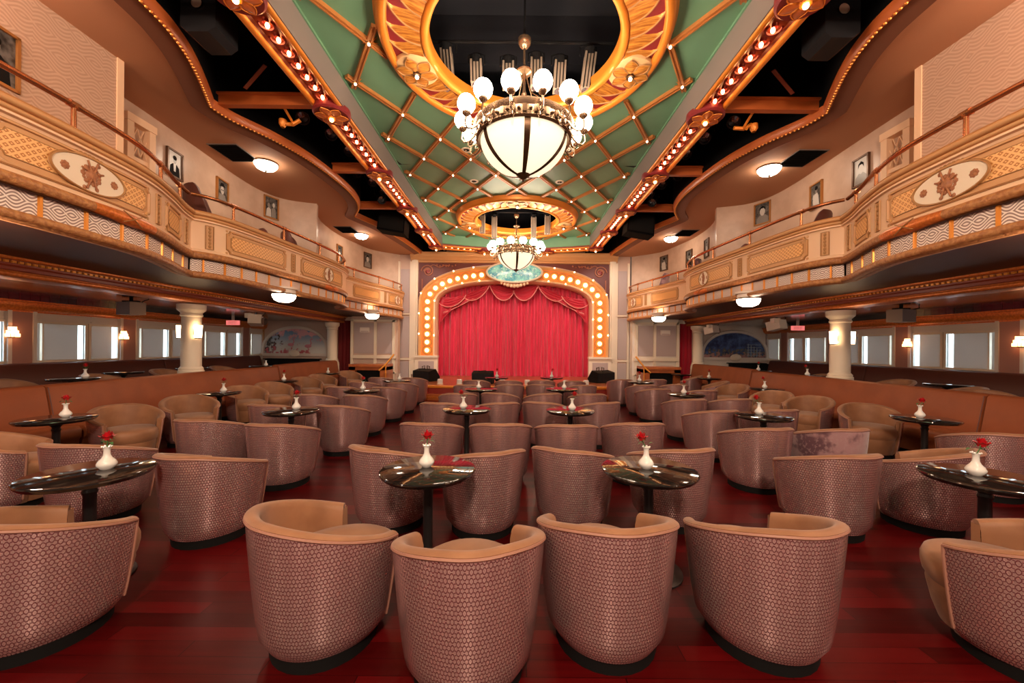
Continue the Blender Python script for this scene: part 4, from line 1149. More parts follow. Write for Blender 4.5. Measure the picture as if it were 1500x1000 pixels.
# the arch with its bulbs
arch = thing('proscenium_arch', 'orange stage arch ringed with glowing round bulbs around the red curtain', 'stage arch', (SC_, YS, .42))
def band(o0, o1, y0, y1, mbx):
    mbx.grid([[(x, y0, z) for x, z in o0], [(x, y1, z) for x, z in o1]])
AB = [arch_line(2.98 + .72*f, 1.24, 3.2, 4.09 + .67*f, 2.5 - .1*f) for f in (0, .08, .14, .2, .84, .9, .96, 1)]
mb = MB(); band(AB[3], AB[4], YS - .10, YS - .10, mb); mb.build('face', M['archface'], arch)
mb = MB()
for i, (y0, y1) in enumerate(((YS - .02, YS - .2), (YS - .2, YS - .22), (YS - .22, YS - .12))): band(AB[i], AB[i + 1], y0, y1, mb)
band(ARI, ARI, YS + .3, YS - .02, mb); mb.build('inner_moulding', M['cream'], arch)
mb = MB()
for i, (y0, y1) in enumerate(((YS - .10, YS - .2), (YS - .2, YS - .22), (YS - .22, YS - .02))): band(AB[4 + i], AB[5 + i], y0, y1, mb)
mb.build('outer_moulding', M['tanframe'], arch)
mid = arch_line(3.345, 1.26, 3.2, 4.42, 2.45, 96)
pm = Path(mid); nb = 37; abulb = None
for q in range(nb):
    d = .18 + (pm.len - .36)*q/(nb - 1); x, z, nx, nz = pm.at(d)
    if abs(x - SC_) < 1.12 and z > 4: continue
    if abulb is None:
        m_ = MB(); m_.sphere((0, 0, 0), .088, 14, 10, (1, 1, 1)); abulb = m_.build('arch_bulb', M['archbulb'], None); abulb.parent = arch
        m_ = MB()
        for r_ in (.155, .175): m_.tube([(r_*cos(a), 0, r_*sin(a) + .088) for a in [2*pi*k_/20 for k_ in range(20)]], .006, 5, closed=True)
        asock = m_.build('bulb_collar', M['goldline'], None); asock.parent = abulb; asock.location = (0, .045, -.088); b = abulb
    else:
        b = abulb.copy(); COL.objects.link(b); s2 = asock.copy(); COL.objects.link(s2); s2.parent = b
    b.location = (x - SC_, -.16, z - .42 - .088)
sm = None
for f in (.12, .93):
    pe = Path([p for p in arch_line(2.98 + .72*f, 1.26, 3.2, 4.09 + .67*f, 2.5 - .1*f, 96)])
    n = 15
    for q in range(n):
        x, z, nx, nz = pe.at(.4 + (pe.len - .8)*(q + .5)/n)
        if abs(x - SC_) < 1.2 and z > 4: continue
        if sm is None:
            m_ = MB(); m_.sphere((0, 0, 0), .026, 10, 6); sm = m_.build('edge_bulb', M['bulb'], None); sm.parent = arch; b = sm
        else: b = sm.copy(); COL.objects.link(b)
        b.location = (x - SC_, -.235, z - .42)
# pedestals carrying the arch, with a carved niche
for side, s_ in (('left', -1), ('right', 1)):
    t = thing('arch_pedestal', 'cream pedestal with small square niche at the %s foot of the stage arch' % side, 'pedestal', (SC_ + s_*3.36, YS - .1, 0))
    x = SC_ + s_*3.36
    m_ = MB(); m_.span((x - .44, YS - .2, 0), (x + .44, YS - .005, 1.16)); m_.span((x - .46, YS - .28, 1.16), (x + .46, YS - .005, 1.24)); m_.span((x - .46, YS - .26, 0), (x + .46, YS - .005, .12))
    m_.span((x - .44, YS - .22, .66), (x + .44, YS - .03, 1.05)) if False else None
    m_.build('block', M['creamlight'], t, smooth=False)
    m_ = MB(); m_.span((x - .30, YS - .215, .48), (x + .30, YS - .2, 1.02)); m_.build('niche', M['greypanel'], t, smooth=False)
    m_ = MB(); m_.tube([(x - .14, YS - .23, 0.82), (x - .05, YS - .23, 0.85), (x - .05, YS - .23, 0.74), (x - .13, YS - .23, 0.70)], .018, 5, closed=True); m_.tube([(x + .14, YS - .23, 0.82), (x + .05, YS - .23, 0.85), (x + .05, YS - .23, 0.74), (x + .13, YS - .23, 0.70)], .018, 5, closed=True)
    m_.tube([(x - .1, YS - .23, 0.62), (x, YS - .23, 0.59), (x + .1, YS - .23, 0.62)], .018, 5); m_.build('niche_emblem', M['bronze'], t)
# oval emblem of marbled glass
t = thing('oval_emblem', 'oval blue green marbled glass emblem at the crown of the stage arch', 'emblem', (SC_ + .02, YS - .3, 4.1))
x = SC_ + .02; zc = 4.46
m_ = MB(); m_.grid([[(x + 1.04*f*cos(2*pi*q/48), YS - .34 - .03*(1 - f), zc + .36*f*sin(2*pi*q/48)) for q in range(48)] for f in (1, .66, .33, .001)], cu=True); m_.build('glass', M['artglass'], t)
m_ = MB(); m_.tube([(x + 1.06*cos(2*pi*q/64), YS - .33, zc + .38*sin(2*pi*q/64)) for q in range(64)], .04, 8, closed=True); m_.grid([[(x + 1.1*cos(2*pi*q/64), y, zc + .42*sin(2*pi*q/64)) for q in range(64)] for y in (YS - .31, YS - .245)], cu=True); m_.build('rim', M['creamlight'], t)
m_ = MB()
for q in range(9): m_.sphere((x - .5 + .125*q, YS - .3, zc - .42 - .10*sin(pi*q/8)), .05 + .03*sin(pi*q/8), 10, 6)
m_.build('lower_drop', M['cream'], t)

# curtain: main drape, swags and tails
CT = 4.25
def drape(x0, x1, name, lab, ph):
    mb = MB(); rows = []; N = 260
    for z in (.40, .46, .8, 1.6, 2.4, 3.2, 3.9, CT):
        row = []
        for q in range(N + 1):
            x = x0 + (x1 - x0)*q/N; f = x*2*pi/.24
            amp = .085*(1.0 if z < 3.5 else .7)*(.6 + .4*sin(x*5.3 + ph)**2)
            y = 15.62 - amp*(sin(f + .9*sin(x*3.1 + ph)) + .45*sin(f*.37 + ph)) - (.05*sin(x*23) if z < .45 else 0)
            row.append((x + .012*sin(z*2 + x*9), y, z + (.012*sin(f) if z < .42 else 0)))
        rows.append(row)
    mb.grid(rows); return props(mb.build(name, M['curtain'], None, ang=80), lab, 'curtain')
drape(SC_ - 3.1, SC_ + .02, 'stage_curtain', 'left half of the pleated crimson stage curtain', .3)
drape(SC_ - .02, SC_ + 3.1, 'stage_curtain', 'right half of the pleated crimson stage curtain', 1.7)
def swag(xa, za, xb, zb, drop, y, lab):
    t = thing('curtain_swag', lab, 'curtain swag', ((xa + xb)/2, y, min(za, zb) - drop), 'gathered swags across the top of the stage curtain')
    m_ = MB(); rows = []; N = 24; K = 18
    for j in range(K + 1):
        f = j/K; row = []
        for q in range(N + 1):
            s_ = q/N
            bx = xa + (xb - xa)*s_; top = za + (zb - za)*s_; lo = top - drop*(1 - (2*s_ - 1)**2)**.8 - .02
            z = top + (lo - top)*f
            yy = y - .10*sin(pi*s_)*(.4 + .6*f) - .028*sin(f*pi*7)*(sin(pi*s_)**.5)
            row.append((bx, yy, z))
        rows.append(row)
    m_.grid(rows); m_.build('folds', M['swag'], t, ang=80)
    m_ = MB(); m_.tube([(p[0], p[1] - .01, p[2]) for p in rows[-1]], .022, 6); m_.build('fringe', M['fringe'], t)
swag(SC_ - .98, 4.12, SC_ + .02, 3.86, .52, 15.4, 'central swag left of the gathered middle under the oval emblem')
swag(SC_ - .02, 3.86, SC_ + .98, 4.12, .52, 15.38, 'central swag right of the gathered middle under the oval emblem')
for side, s_ in (('left', -1), ('right', 1)):
    a, b = (SC_ - 2.0, SC_ - .96) if s_ < 0 else (SC_ + .96, SC_ + 2.0)
    swag(a, 3.62 if s_ < 0 else 4.08, b, 4.08 if s_ < 0 else 3.62, .36, 15.36, 'scalloped swag second from the %s edge of the stage curtain' % side)
    a, b = (SC_ - 3.0, SC_ - 1.9) if s_ < 0 else (SC_ + 1.9, SC_ + 3.0)
    swag(a, 3.4 if s_ < 0 else 3.66, b, 3.66 if s_ < 0 else 3.4, .34, 15.34, 'outermost swag at the %s edge of the stage curtain' % side)
    m_ = MB(); rows = []
    for j in range(13):
        f = j/12; row = []
        for q in range(17):
            u = q/16; wdt = 1.25*(1 - f)**.8 + .18
            row.append((SC_ + s_*(2.98 - wdt*u), 15.33 - .05*sin(u*pi*5)*(1 - .3*f), 3.55 - 1.35*f*(1 - .55*u)))
        rows.append(row)
    m_.grid(rows); t = thing('curtain_tail', 'crimson side tail hanging at the %s edge of the stage curtain' % side, 'curtain tail', (SC_ + s_*2.6, 15.33, 2.1)); m_.build('folds', M['swag'], t, ang=80)
    m_ = MB(); m_.tube([(p[0], p[1] - .01, p[2]) for p in [r_[-1] for r_ in rows]], .02, 6); m_.build('fringe', M['fringe'], t)
mb = MB(); mb.span((-3.3, 15.75, 0), (3.3, 15.8, 4.5)); struct('wall_backstage', mb, M['bay'], smooth=False)

# stage platform, steps and footlights
mb = MB(); sp = Path(smooth_path([(-3.7, 12.3), (-3.4, 11.75), (-2.4, 11.62), (0, 11.58), (2.4, 11.62), (3.4, 11.75), (3.7, 12.3)], 6))
P = [[(x, y, .42) for x, y in sp.p], [(x, 15.8, .42) for x, y in sp.p]]; mb.grid(P); struct('floor_stage', mb, M['stage'])
mb = MB(); sweep(mb, sp, [(0, 0), (0, .34)]); struct('trim_160', mb, M['stageface'])
mb = MB(); sweep(mb, sp, [(0, .34), (.03, .345), (.04, .38), (.03, .42), (0, .425)]); struct('trim_161', mb, M['goldrim'])
t = thing('stage_step', 'orange stage front step with pierced pattern along the red platform', 'step', (0, 11.4, 0))
m_ = MB(); sweep(m_, sp, [(.2, 0), (.2, .17), (0, .17)]); m_.build('riser', M['orangewood'], t)
m_ = MB(); d = .6
while d < sp.len - .6:
    p = sp.map(d, .085, .205)
    m_.tube([sp.map(d - .06, .05, .205), sp.map(d, .12, .205), sp.map(d + .06, .05, .205)], .008, 4); m_.tube([sp.map(d - .06, .12, .205), sp.map(d, .05, .205), sp.map(d + .06, .12, .205)], .008, 4); d += .13
m_.build('fretwork', M['goldrim'], t)
for i, x in enumerate((-2.28, -1.68, .42, 1.05, 1.62, 2.24, -.35)):
    y = 11.95
    t = thing('footlight', 'white footlight on the stage edge, number %s from the left' % ('two' if 0 else ['one', 'two', 'four', 'five', 'six', 'seven', 'three'][i]), 'footlight', (x, y, .42), 'white footlights along the stage edge')
    t['label'] = 'small white footlight on the stage edge, %s of seven from the left' % ['first', 'second', 'fourth', 'fifth', 'sixth', 'last', 'third'][i]
    MB().lathe([(.085, 0), (.085, .15), (.07, .17), (.001, .175)], 18, (x, y, .42)).build('cover', M['vase'], t)
    MB().lathe([(.095, 0), (.095, .02), (.085, .022)], 18, (x, y, .42)).build('base_ring', M['cream'], t)
def monitor(x, y, rz, lab, s_=1.0):
    t = thing('stage_monitor', lab, 'loudspeaker', (x, y, .425), 'black wedge monitors on the stage edge', rz); ORG[t] = (0, 0, 0)
    m_ = MB(); m_.prism([(-.26, 0), (.26, 0), (.30, .12), (.06, .40), (-.26, .34)], lambda a, b, d: (d, a, b), -.36*s_, .36*s_); m_.build('cabinet', M['black'], t, smooth=False)
    m_ = MB(); m_.prism([(-.25, .015), (-.265, .33), (-.28, .32), (-.275, .02)], lambda a, b, d: (d, a, b), -.33*s_, .33*s_); m_.build('grille', M['rig'], t, smooth=False)
    m_ = MB(); m_.tube([(-.12, -.2, .36), (-.12, -.2, .40), (.12, -.2, .42), (.12, -.2, .37)], .012, 6); m_.build('handle', M['rig'], t)
monitor(-3.0, 13.2, radians(-25), 'black wedge monitor at the left end of the stage')
monitor(-.98, 12.4, radians(-5), 'black wedge monitor left of centre on the stage edge', .9)
monitor(3.0, 13.2, radians(25), 'black wedge monitor at the right end of the stage')

# ------------------------------------------------------------------ end walls beside the stage
for side, mir in SIDES:
    mb = MB(); mb.span((-9.7, 14.6, 0), (-6.75, 14.9, 2.7)); mb.span((-6.15, 14.6, 0), (-4.4, 14.9, 2.9)); mb.span((-6.75, 14.85, 0), (-6.15, 14.9, 2.7))
    struct('wall_end_' + side, S(mb, mir), M['endwall'] if not mir else M['white'], smooth=False)
    # panels
    mb = MB()
    for x0_, x1_ in ((-6.05, -5.3), (-5.18, -4.62)): mb.span((x0_, 14.57, 1.3), (x1_, 14.6, 2.45))
    mb.span((-9.35, 14.57, 1.3), (-9.3 + .0, 14.6, 2.2)) if False else None
    struct('trim_%d' % (170 + mir), S(mb, mir), M['greypanel'], smooth=False)
    mb = MB()
    for x_ in (-6.12, -5.24, -4.55): mb.span((x_ - .05, 14.54, .2), (x_ + .05, 14.6, 2.6))
    mb.span((-6.15, 14.5, 1.12), (-4.45, 14.6, 1.24)); mb.span((-6.15, 14.54, 2.5), (-4.45, 14.6, 2.58)); mb.span((-6.15, 14.54, .55), (-4.45, 14.6, .6))
    struct('trim_%d' % (172 + mir), S(mb, mir), M['creamlight'], smooth=False)
    # doorway curtain
    mb = MB(); rows = [[(-6.75 + .6*q/40, 14.8 - .03*sin(q*1.9), z) for q in range(41)] for z in (0, 1.2, 2.55)]
    mb.grid(rows); props(S(mb, mir).build('doorway_curtain', M['swag'] if mir else M['sconcebox'], None, ang=80), 'dark red curtain in the narrow doorway %s of the stage' % side, 'curtain')
    # lunette mural in its arched frame
    xc, zb, hw, hh = sx(-8.27, mir), 1.28, 1.16, .92
    t = thing('lunette_mural', 'arched mural of a pale beach with pink flamingos on the left end wall' if not mir else 'arched mural of a dark blue night town on the right end wall', 'mural', (xc, 14.58, zb))
    A_ = [(hw*cos(pi*q/32), hh*sin(pi*q/32)**.8) for q in range(33)]
    m_ = MB(); m_.grid([[(xc + a, 14.575, zb + b) for a, b in A_], [(xc + a, 14.575, zb) for a, b in A_]], UV=[[(a/(2*hw) + .5, b/hh) for a, b in A_], [(a/(2*hw) + .5, 0) for a, b in A_]]); can = m_.build('canvas', M['muralnight' if mir else 'muralday'], t, smooth=False)
    m_ = MB(); rows = []
    for w_, y in ((0, 14.575), (.02, 14.53), (.10, 14.53), (.12, 14.58)): rows.append([(xc + a*(hw + w_)/hw, y, zb + b*(hh + w_)/hh) for a, b in A_])
    m_.grid(rows); m_.span((xc - hw - .12, 14.5, zb - .1), (xc + hw + .12, 14.58, zb)); m_.build('frame', M['white'], t)
    m_ = MB(); m_.lathe([(.001, .06), (.14, .05), (.2, .02), (.21, 0)], 20); m_.xf(lambda a, b, c: (xc + a, 14.5 - c, zb + .0 + b*.62)); m_.build('frame_cartouche', M['creamlight'], t)
    if not mir:
        m_ = MB()
        for (a, b, s_) in ((-.1, .35, 1), (.55, .3, 1.1)):
            m_.tube([(xc + a + s_*u_, 14.565, zb + b + s_*v_) for u_, v_ in ((0, 0), (.06, .08), (.02, .17), (.06, .24), (.10, .2))], .02, 6); m_.sphere((xc + a - .06, 14.565, zb + b - .02), .1*s_, 10, 6, (1.2, .15, .6)); m_.tube([(xc + a - .05, 14.565, zb + b - .06), (xc + a - .05, 14.565, zb + b - .25)], .009, 5)
        m_.build('painted_bird', M['pink'], can)
    else:
        m_ = MB()
        for q in range(5): m_.span((xc + .5 + q*.11, 14.57, zb + .02), (xc + .515 + q*.11, 14.574, zb + .52 - .05*q))
        for q in range(5): m_.span((xc + .46, 14.57, zb + .08 + q*.1), (xc + 1.0, 14.574, zb + .09 + q*.1))
        m_.build('painted_window', M['teal'], can, smooth=False)
    # panels round the mural and black counter below
    mb = MB()
    for x0_, x1_ in ((-9.45, -9.49), (-7.05, -6.8)): mb.span((x0_, 14.55, 1.2), (x1_, 14.6, 2.3))
    struct('trim_%d' % (174 + mir), S(mb, mir), M['greypanel'] if mir else M['tanframe'], smooth=False)
    mb = MB(); mb.span((-9.2 if not mir else -9.4, 14.25, .25), (-7.3 if not mir else -8.0, 14.5, 1.06)); mb.span((-9.25, 14.2, 1.06), (-7.25 if not mir else -7.95, 14.55, 1.09))
    props(S(mb, mir).build('console_counter', M['black'], None, smooth=False), 'long black counter below the mural on the %s end wall' % side, 'counter')
    # timber ramp box with black opening and a brass rail
    x0_, x1_ = -5.75, -4.45
    t = thing('timber_counter', 'orange timber counter with black opening on the %s of the stage' % side, 'counter', (sx((x0_ + x1_)/2, mir), 13.7, 0))
    m_ = MB(); m_.span((x0_, 13.4, .86), (x1_, 14.2, .95)); m_.span((x0_, 13.45, 0), (x0_ + .22, 14.2, .86)); m_.span((x1_ - .22, 13.45, 0), (x1_, 14.2, .86)); m_.span((x0_, 13.45, .74), (x1_, 14.2, .86)); S(m_, mir).build('body', M['wood'], t, smooth=False)
    m_ = MB(); m_.span((x0_ + .22, 13.6, 0), (x1_ - .22, 14.2, .74)); S(m_, mir).build('opening', M['black'], t, smooth=False)
    mb = MB(); mb.tube([(-4.62, 13.2, .75), (-4.42, 13.3, .95), (-4.2, 13.5, 1.3)], .03, 8); mb.tube([(-4.42, 13.3, .95), (-4.42, 13.3, 0)], .022, 8); props(S(mb, mir).build('stair_rail', M['gold'], None), 'short sloping brass stair rail %s of the stage' % side, 'stair rail')
    # emergency light box
    t = thing('emergency_light', 'small white light box on the panelled wall %s of the stage' % side, 'light box', (sx(-5.62, mir), 14.55, 2.1))
    m_ = MB(); m_.span((-5.8, 14.5, 2.1), (-5.45, 14.57, 2.28)); S(m_, mir).build('case', M['white'], t, smooth=False)
    m_ = MB(); m_.span((-5.77, 14.49, 2.12), (-5.48, 14.5, 2.15)); S(m_, mir).build('diffuser', M['greypanel'], t, smooth=False)
    # exit sign hung from the tier ceiling
    x = sx(-8.75, mir)
    t = thing('exit_sign', 'red lit exit sign hung below the %s side ceiling' % side, 'exit sign', (x, 12.0, 2.2))
    m_ = MB(); m_.span((x - .2, 11.98, 2.2), (x + .2, 12.02, 2.34)); m_.build('panel', M['exit'], t, smooth=False)
    m_ = MB(); m_.span((x - .04, 11.99, 2.34), (x + .04, 12.01, 2.5)); m_.build('hanger', M['white'], t, smooth=False)
    cu = bpy.data.curves.new('exit_lettering', 'FONT'); cu.body = 'EXIT'; cu.size = .13; cu.align_x = 'CENTER'; cu.extrude = .002
    tc = bpy.data.objects.new('tmp', cu); COL.objects.link(tc); bpy.context.view_layer.update()
    tm_ = bpy.data.meshes.new_from_object(tc.evaluated_get(bpy.context.evaluated_depsgraph_get())); bpy.data.objects.remove(tc)
    tx = bpy.data.objects.new('lettering', tm_); COL.objects.link(tx); tx.parent = t; tm_.materials.clear(); tm_.materials.append(M['white']); tx.location = (0, -.023, .025); tx.rotation_euler = (pi/2, 0, 0)

# ------------------------------------------------------------------ columns, sconces, speakers
def column(x, y, lab, z0=.25, r=.178):
    t = thing('column', lab, 'column', (x, y, z0), 'cream columns under the balconies')
    c = (x, y, 0)
    MB().lathe([(.26, z0), (.26, z0 + .5), (.25, .86), (.255, .9), (.24, .92), (.245, .97), (.225, .985), (.23, 1.03), (.21, 1.045), (.215, 1.08), (.195, 1.10), (r + .005, 1.12)], 36, c).build('base', M['creamlight'], t)
    MB().lathe([(r, 1.12), (r*1.01, 1.5), (r*.96, 2.18)], 36, c).build('shaft', M['creamlight'], t)
    MB().lathe([(r*.96, 2.17), (.195, 2.19), (.195, 2.22), (.18, 2.235), (.19, 2.26), (.24, 2.31), (.25, 2.33), (.25, 2.43)], 36, c).build('capital', M['creamlight'], t)
for side, mir in SIDES:
    x0_ = sx(-6.86, mir)
    column(x0_, 8.2, 'cream round column with sconces behind the %s banquette' % side)
    column(sx(-6.7, mir), 14.2, 'cream column at the far end beside the mural, %s side' % side, 0)
    def sconce(x, y, z, ang, lab):
        t = thing('crystal_sconce', lab, 'wall lamp', (x, y, z), 'tall crystal sconces on the columns', ang); ORG[t] = (0, 0, 0)
        m_ = MB(); m_.prism([(-.045, -.12), (.045, -.12), (.06, .14), (-.06, .14)], lambda a, b, d: (a, d, b), -.12, -.04); m_.build('crystal_shade', M['sconce'], t, smooth=False)
        m_ = MB(); m_.span((-.04, -.05, -.06), (.04, 0, .06)); m_.span((-.05, -.125, -.14), (.05, -.035, -.12)); m_.build('bracket', M['bronze'], t, smooth=False)
    r = .178
    for a, lab in ((-95, 'left face'), (65, 'right face')) if not mir else ((95, 'right face'), (-65, 'left face')):
        a_ = radians(a - 0)
        # ang turns the sconce's -y side outwards
        dx, dy = sin(a_)*r, -cos(a_)*r
        sconce(x0_ + dx, 8.2 + dy, 1.85, a_, 'glowing crystal sconce on the %s of the %s column' % (lab, side))
    for i, y in enumerate((7.22, 9.28)):
        x = sx(-9.43, mir); s_ = -1 if mir else 1
        t = thing('wall_sconce', 'tiered crystal wall sconce on the %s rose pier of the %s window wall' % (('nearer', 'farther')[i], side), 'wall lamp', (x, y, 1.7), 'crystal sconces on the window piers')
        for k_, (w, z) in enumerate(((.07, 1.86), (.11, 1.79), (.14, 1.73))):
            m_ = MB()
            for q in range(7):
                a = -pi/2 + pi*q/6; m_.box((x + s_*(.03 + w*.55*cos(a)), y + w*.6*sin(a), z), (.025, .025, .06))
            m_.build('crystal_drops', M['crystal'], t, smooth=False)
        m_ = MB(); m_.sphere((x + s_*.07, y, 1.83), .035, 10, 8); m_.build('bulb', M['sconce'], t)
        m_ = MB(); m_.span((x, y - .05, 1.68), (x + s_*.03, y + .05, 1.9)); m_.build('back_plate', M['bronze'], t, smooth=False)
    x = sx(-7.75, mir)
    t = thing('box_loudspeaker', 'taupe box loudspeaker hung below the lacquered ceiling on the %s' % side, 'loudspeaker', (x, 7.8, 2.18))
    m_ = MB(); m_.box((x, 7.8, 2.3), (.46, .26, .25), rz=(.35 if mir else -.35)); m_.build('cabinet', M['spk'], t, smooth=False)
    m_ = MB(); m_.span((x - .15, 7.76, 2.4), (x + .15, 7.84, 2.46)); m_.tube([(x, 7.8, 2.44), (x, 7.8, 2.499)], .03, 8); m_.tube([(x + .2, 7.8, 2.42), (x + .32, 7.75, 2.46), (x + .36, 7.8, 2.49)], .01, 5); m_.build('bracket', M['black'], t)
    for (px_, y, lab) in (((-6.9, 10.3, 'cream follow spot hung over the left banquette'),) if not mir else ((7.0, 10.3, 'white follow spot hung over the right banquette, nearer one'), (6.75, 13.2, 'white follow spot beside the far right column'))):
        t = thing('follow_spot', lab, 'spotlight', (px_, y, 2.1))
        m_ = MB(); m_.box((px_, y, 2.24), (.3, .36, .24), rz=.4, rx=-.2); m_.box((px_ - .1, y - .1, 2.36), (.16, .16, .12)); m_.build('housing', M['white'], t, smooth=False)
        m_ = MB(); m_.lathe([(.001, -.02), (.09, -.02), (.1, .1), (.08, .12)], 16); m_.xf(lambda a, b, c: (px_ + .18 + c*.7, y + a, 2.22 + b)); m_.build('snoot', M['spk'], t)
        m_ = MB(); m_.tube([(px_, y, 2.36), (px_, y, 2.5)], .03, 8); m_.tube([(px_ + .15, y, 2.34), (px_ + .25, y, 2.44), (px_ + .2, y, 2.5)], .01, 5); m_.build('bracket', M['rig'], t)

# ------------------------------------------------------------------ banquettes
def banquette(path_pts, lab, mir, mt='sofa', top=1.02, z0=0.0, depth=.55, grp='long banquettes along the side tiers'):
    pth = Path(path_pts)
    t = thing('banquette', lab, 'banquette', (sx(path_pts[0][0], mir), path_pts[0][1], z0), grp)
    n = int(pth.len/.15)
    def sw(prof, nm):
        mb = MB(); sweep(mb, pth, prof, step=.15)
        for d in (0.0, pth.len):
            b = mb.add([pth.map(d, z, o) for o, z in prof]); mb.face(range(b, b + len(prof)))
        S(mb, mir).build(nm, M[mt], t, ang=50)
    sw([(-.12, z0), (-.12, top - .04), (-.10, top - .01), (-.06, top), (-.01, top - .01), (.03, top - .04), (.13, z0 + .46), (.13, z0 + .1)], 'backrest')
    sw([(.10, z0 + .1), (.10, z0 + .46), (depth - .04, z0 + .47), (depth, z0 + .43), (depth, z0 + .33), (depth - .03, z0 + .30), (depth - .05, z0 + .1)], 'seat')
    mb = MB(); sweep(mb, pth, [(.0, z0 + .1), (depth - .08, z0 + .1), (depth - .08, z0)], step=.3); S(mb, mir).build('plinth', M['black'], t)
    mb = MB()
    mb.tube([pth.map(.01, top - .005, -.06), pth.map(.01, top - .04, .035), pth.map(.01, z0 + .46, .135)], .006, 5)
    S(mb, mir).build('seam', M['sofadark'], t)
for side, mir in SIDES:
    banquette([(-6.45, 1.2), (-6.47, 3.0), (-6.42, 5.26)], 'nearest orange brown banquette on the %s, cut by the frame edge' % side, mir)
    banquette(smooth_path([(-6.42, 5.28), (-6.46, 6.4), (-6.5, 7.9), (-6.47, 9.2), (-6.4, 10.4)], 4), 'middle orange brown banquette on the %s in front of the column' % side, mir)
    banquette(smooth_path([(-6.4, 10.42), (-6.5, 11.4), (-6.5, 12.6), (-6.4, 13.9)], 4), 'farthest orange brown banquette on the %s near the stage' % side, mir, top=1.06)
    banquette([(-9.3, 4.0), (-9.3, 10.2)], 'dark banquette along the %s windows, nearer part' % side, mir, 'sofadark', 1.2, .25, .55, 'dark banquettes below the side windows')
    banquette([(-9.3, 10.22), (-9.3, 14.1)], 'dark banquette along the %s windows, farther part' % side, mir, 'sofadark', 1.2, .25, .55, 'dark banquettes below the side windows')

# ------------------------------------------------------------------ tub chairs
def chair_master(name, lab, shell):
    t = thing(name, lab, 'chair', (0, 0, 0)); NT = 56
    A0 = radians(128)
    def top(a):
        q = min(1, max(0, (abs(a) - radians(15))/(A0 - radians(15)))); q = .55*q*q*(3 - 2*q) + .45*q*q
        return .752 - .175*q
    def plan(a, r):
        # round back, sides running slightly straight forward
        return (r*sin(a)*1.0, -r*cos(a)*.98 + (.03 if abs(a) > pi/2 else .03*(abs(a)/(pi/2))**2))
    def rad(f): return .375*(.80 + .20*min(1, f*1.05)**.62)
    rows = []; U = []; edge = []; n_z = 11
    for q in range(NT + 1):
        a = -A0 + 2*A0*q/NT; h = top(a) - .020
        row = []; u = []
        for j in range(n_z):
            f = j/(n_z - 1); z = .07 + (h - .07)*f; r = rad(f)
            if j == 0: r -= .02
            p = plan(a, r); row.append((p[0], p[1], z)); u.append((a*.375 + 5, z))
        rows.append(row); U.append(u)
    m_ = MB(); m_.grid(rows, UV=U); sh = m_.build('back_shell', M[shell], t, ang=70)
    m_ = MB(); m_.tube([r_[-1] for r_ in rows], .009, 6)
    for e in (0, -1): m_.tube([rows[e][k_] for k_ in range(1, n_z)], .008, 6)
    m_.build('piping', M['welt'], sh)
    # upholstered inside: rolled top edge, inner face and arm fronts
    rows2 = []
    for q in range(NT + 1):
        a = -A0 + 2*A0*q/NT; h = top(a); prof = []
        ro = .375
        for (o, z) in ((0, h - .020), (.003, h - .009), (-.008, h - .001), (-.026, h + .003), (-.045, h - .001), (-.058, h - .012), (-.064, h - .035), (-.072, .52), (-.08, .36)):
            p = plan(a, ro + o); prof.append((p[0], p[1], z))
        rows2.append(prof)
    m_ = MB(); m_.grid(rows2)
    for e in (0, -1):
        o_ = rows[e]; i_ = rows2[e]; zs = [p[2] for p in o_]
        col = []
        for p in o_:
            f = (p[2] - .07)/(zs[-1] - .07); qx, qy, _ = i_[-1]
            ix, iy, _ = i_[6]
            # bulging arm front
            mx, my = (p[0] + ix)/2, (p[1] + iy)/2 + .022
            k2 = .82 + .18*min(1, f*1.05)**.62
            col.append([(p[0], p[1], p[2]), (mx*k2 if f < 1 else mx, my, p[2]), (ix*k2 if f < 1 else ix, iy*k2 if f < 1 else iy, p[2])])
        m_.grid(col)
        b = m_.add([o_[-1]] + list(rows2[e][1:7])); m_.face(range(b, b + 7))
    m_.build('inner_back', M['suede'], t, ang=60)
    # seat cushion
    def seat_ring(s_, z): # rounded D: back follows the shell, front bows out
        P = []
        for q in range(40):
            a = 2*pi*q/40; x, y = .295*sin(a), -.29*cos(a)
            if y > 0: y = y*1.18 + .03
            P.append((x*s_, y*s_ + .02, z))
        return P
    m_ = MB(); m_.grid([seat_ring(s_, z) for s_, z in ((.98, .30), (1.02, .325), (1.045, .37), (1.045, .41), (1.01, .445), (.93, .462), (.6, .47), (.02, .473))], cu=True); m_.build('seat_cushion', M['suede'], t, ang=60)
    m_ = MB(); m_.grid([seat_ring(s_, z) for s_, z in ((.70, .07), (.84, .075), (.92, .16), (.985, .27), (.98, .305), (.5, .305))], cu=True); m_.build('seat_base', M['suede'], t, ang=60)
    m_ = MB(); m_.lathe([(.27, 0), (.275, .07), (.001, .072)], 28, (0, .01, 0)); m_.build('plinth', M['black'], t)
    return t
masters = {'pattern': chair_master('tub_chair', 'x', 'chair'), 'purple': chair_master('tub_chair', 'x', 'purple')}
usedm = set()
def chair(x, y, rz, lab, grp, kind='pattern', z=0.0):
    m_ = masters[kind]
    if kind not in usedm:
        usedm.add(kind); m_.location = (x, y, z); m_.rotation_euler = (0, 0, -radians(rz)); m_['label'] = lab; m_['group'] = grp
        return m_
    return dup(m_, (x, y, z), -radians(rz), lab, grp)
G1, G2, G3, G4 = 'tub chairs in the centre block', 'tub chairs in the left block', 'tub chairs in the right block', 'tub chairs facing the banquettes'
W = 'tub chair with mauve chain pattern back'
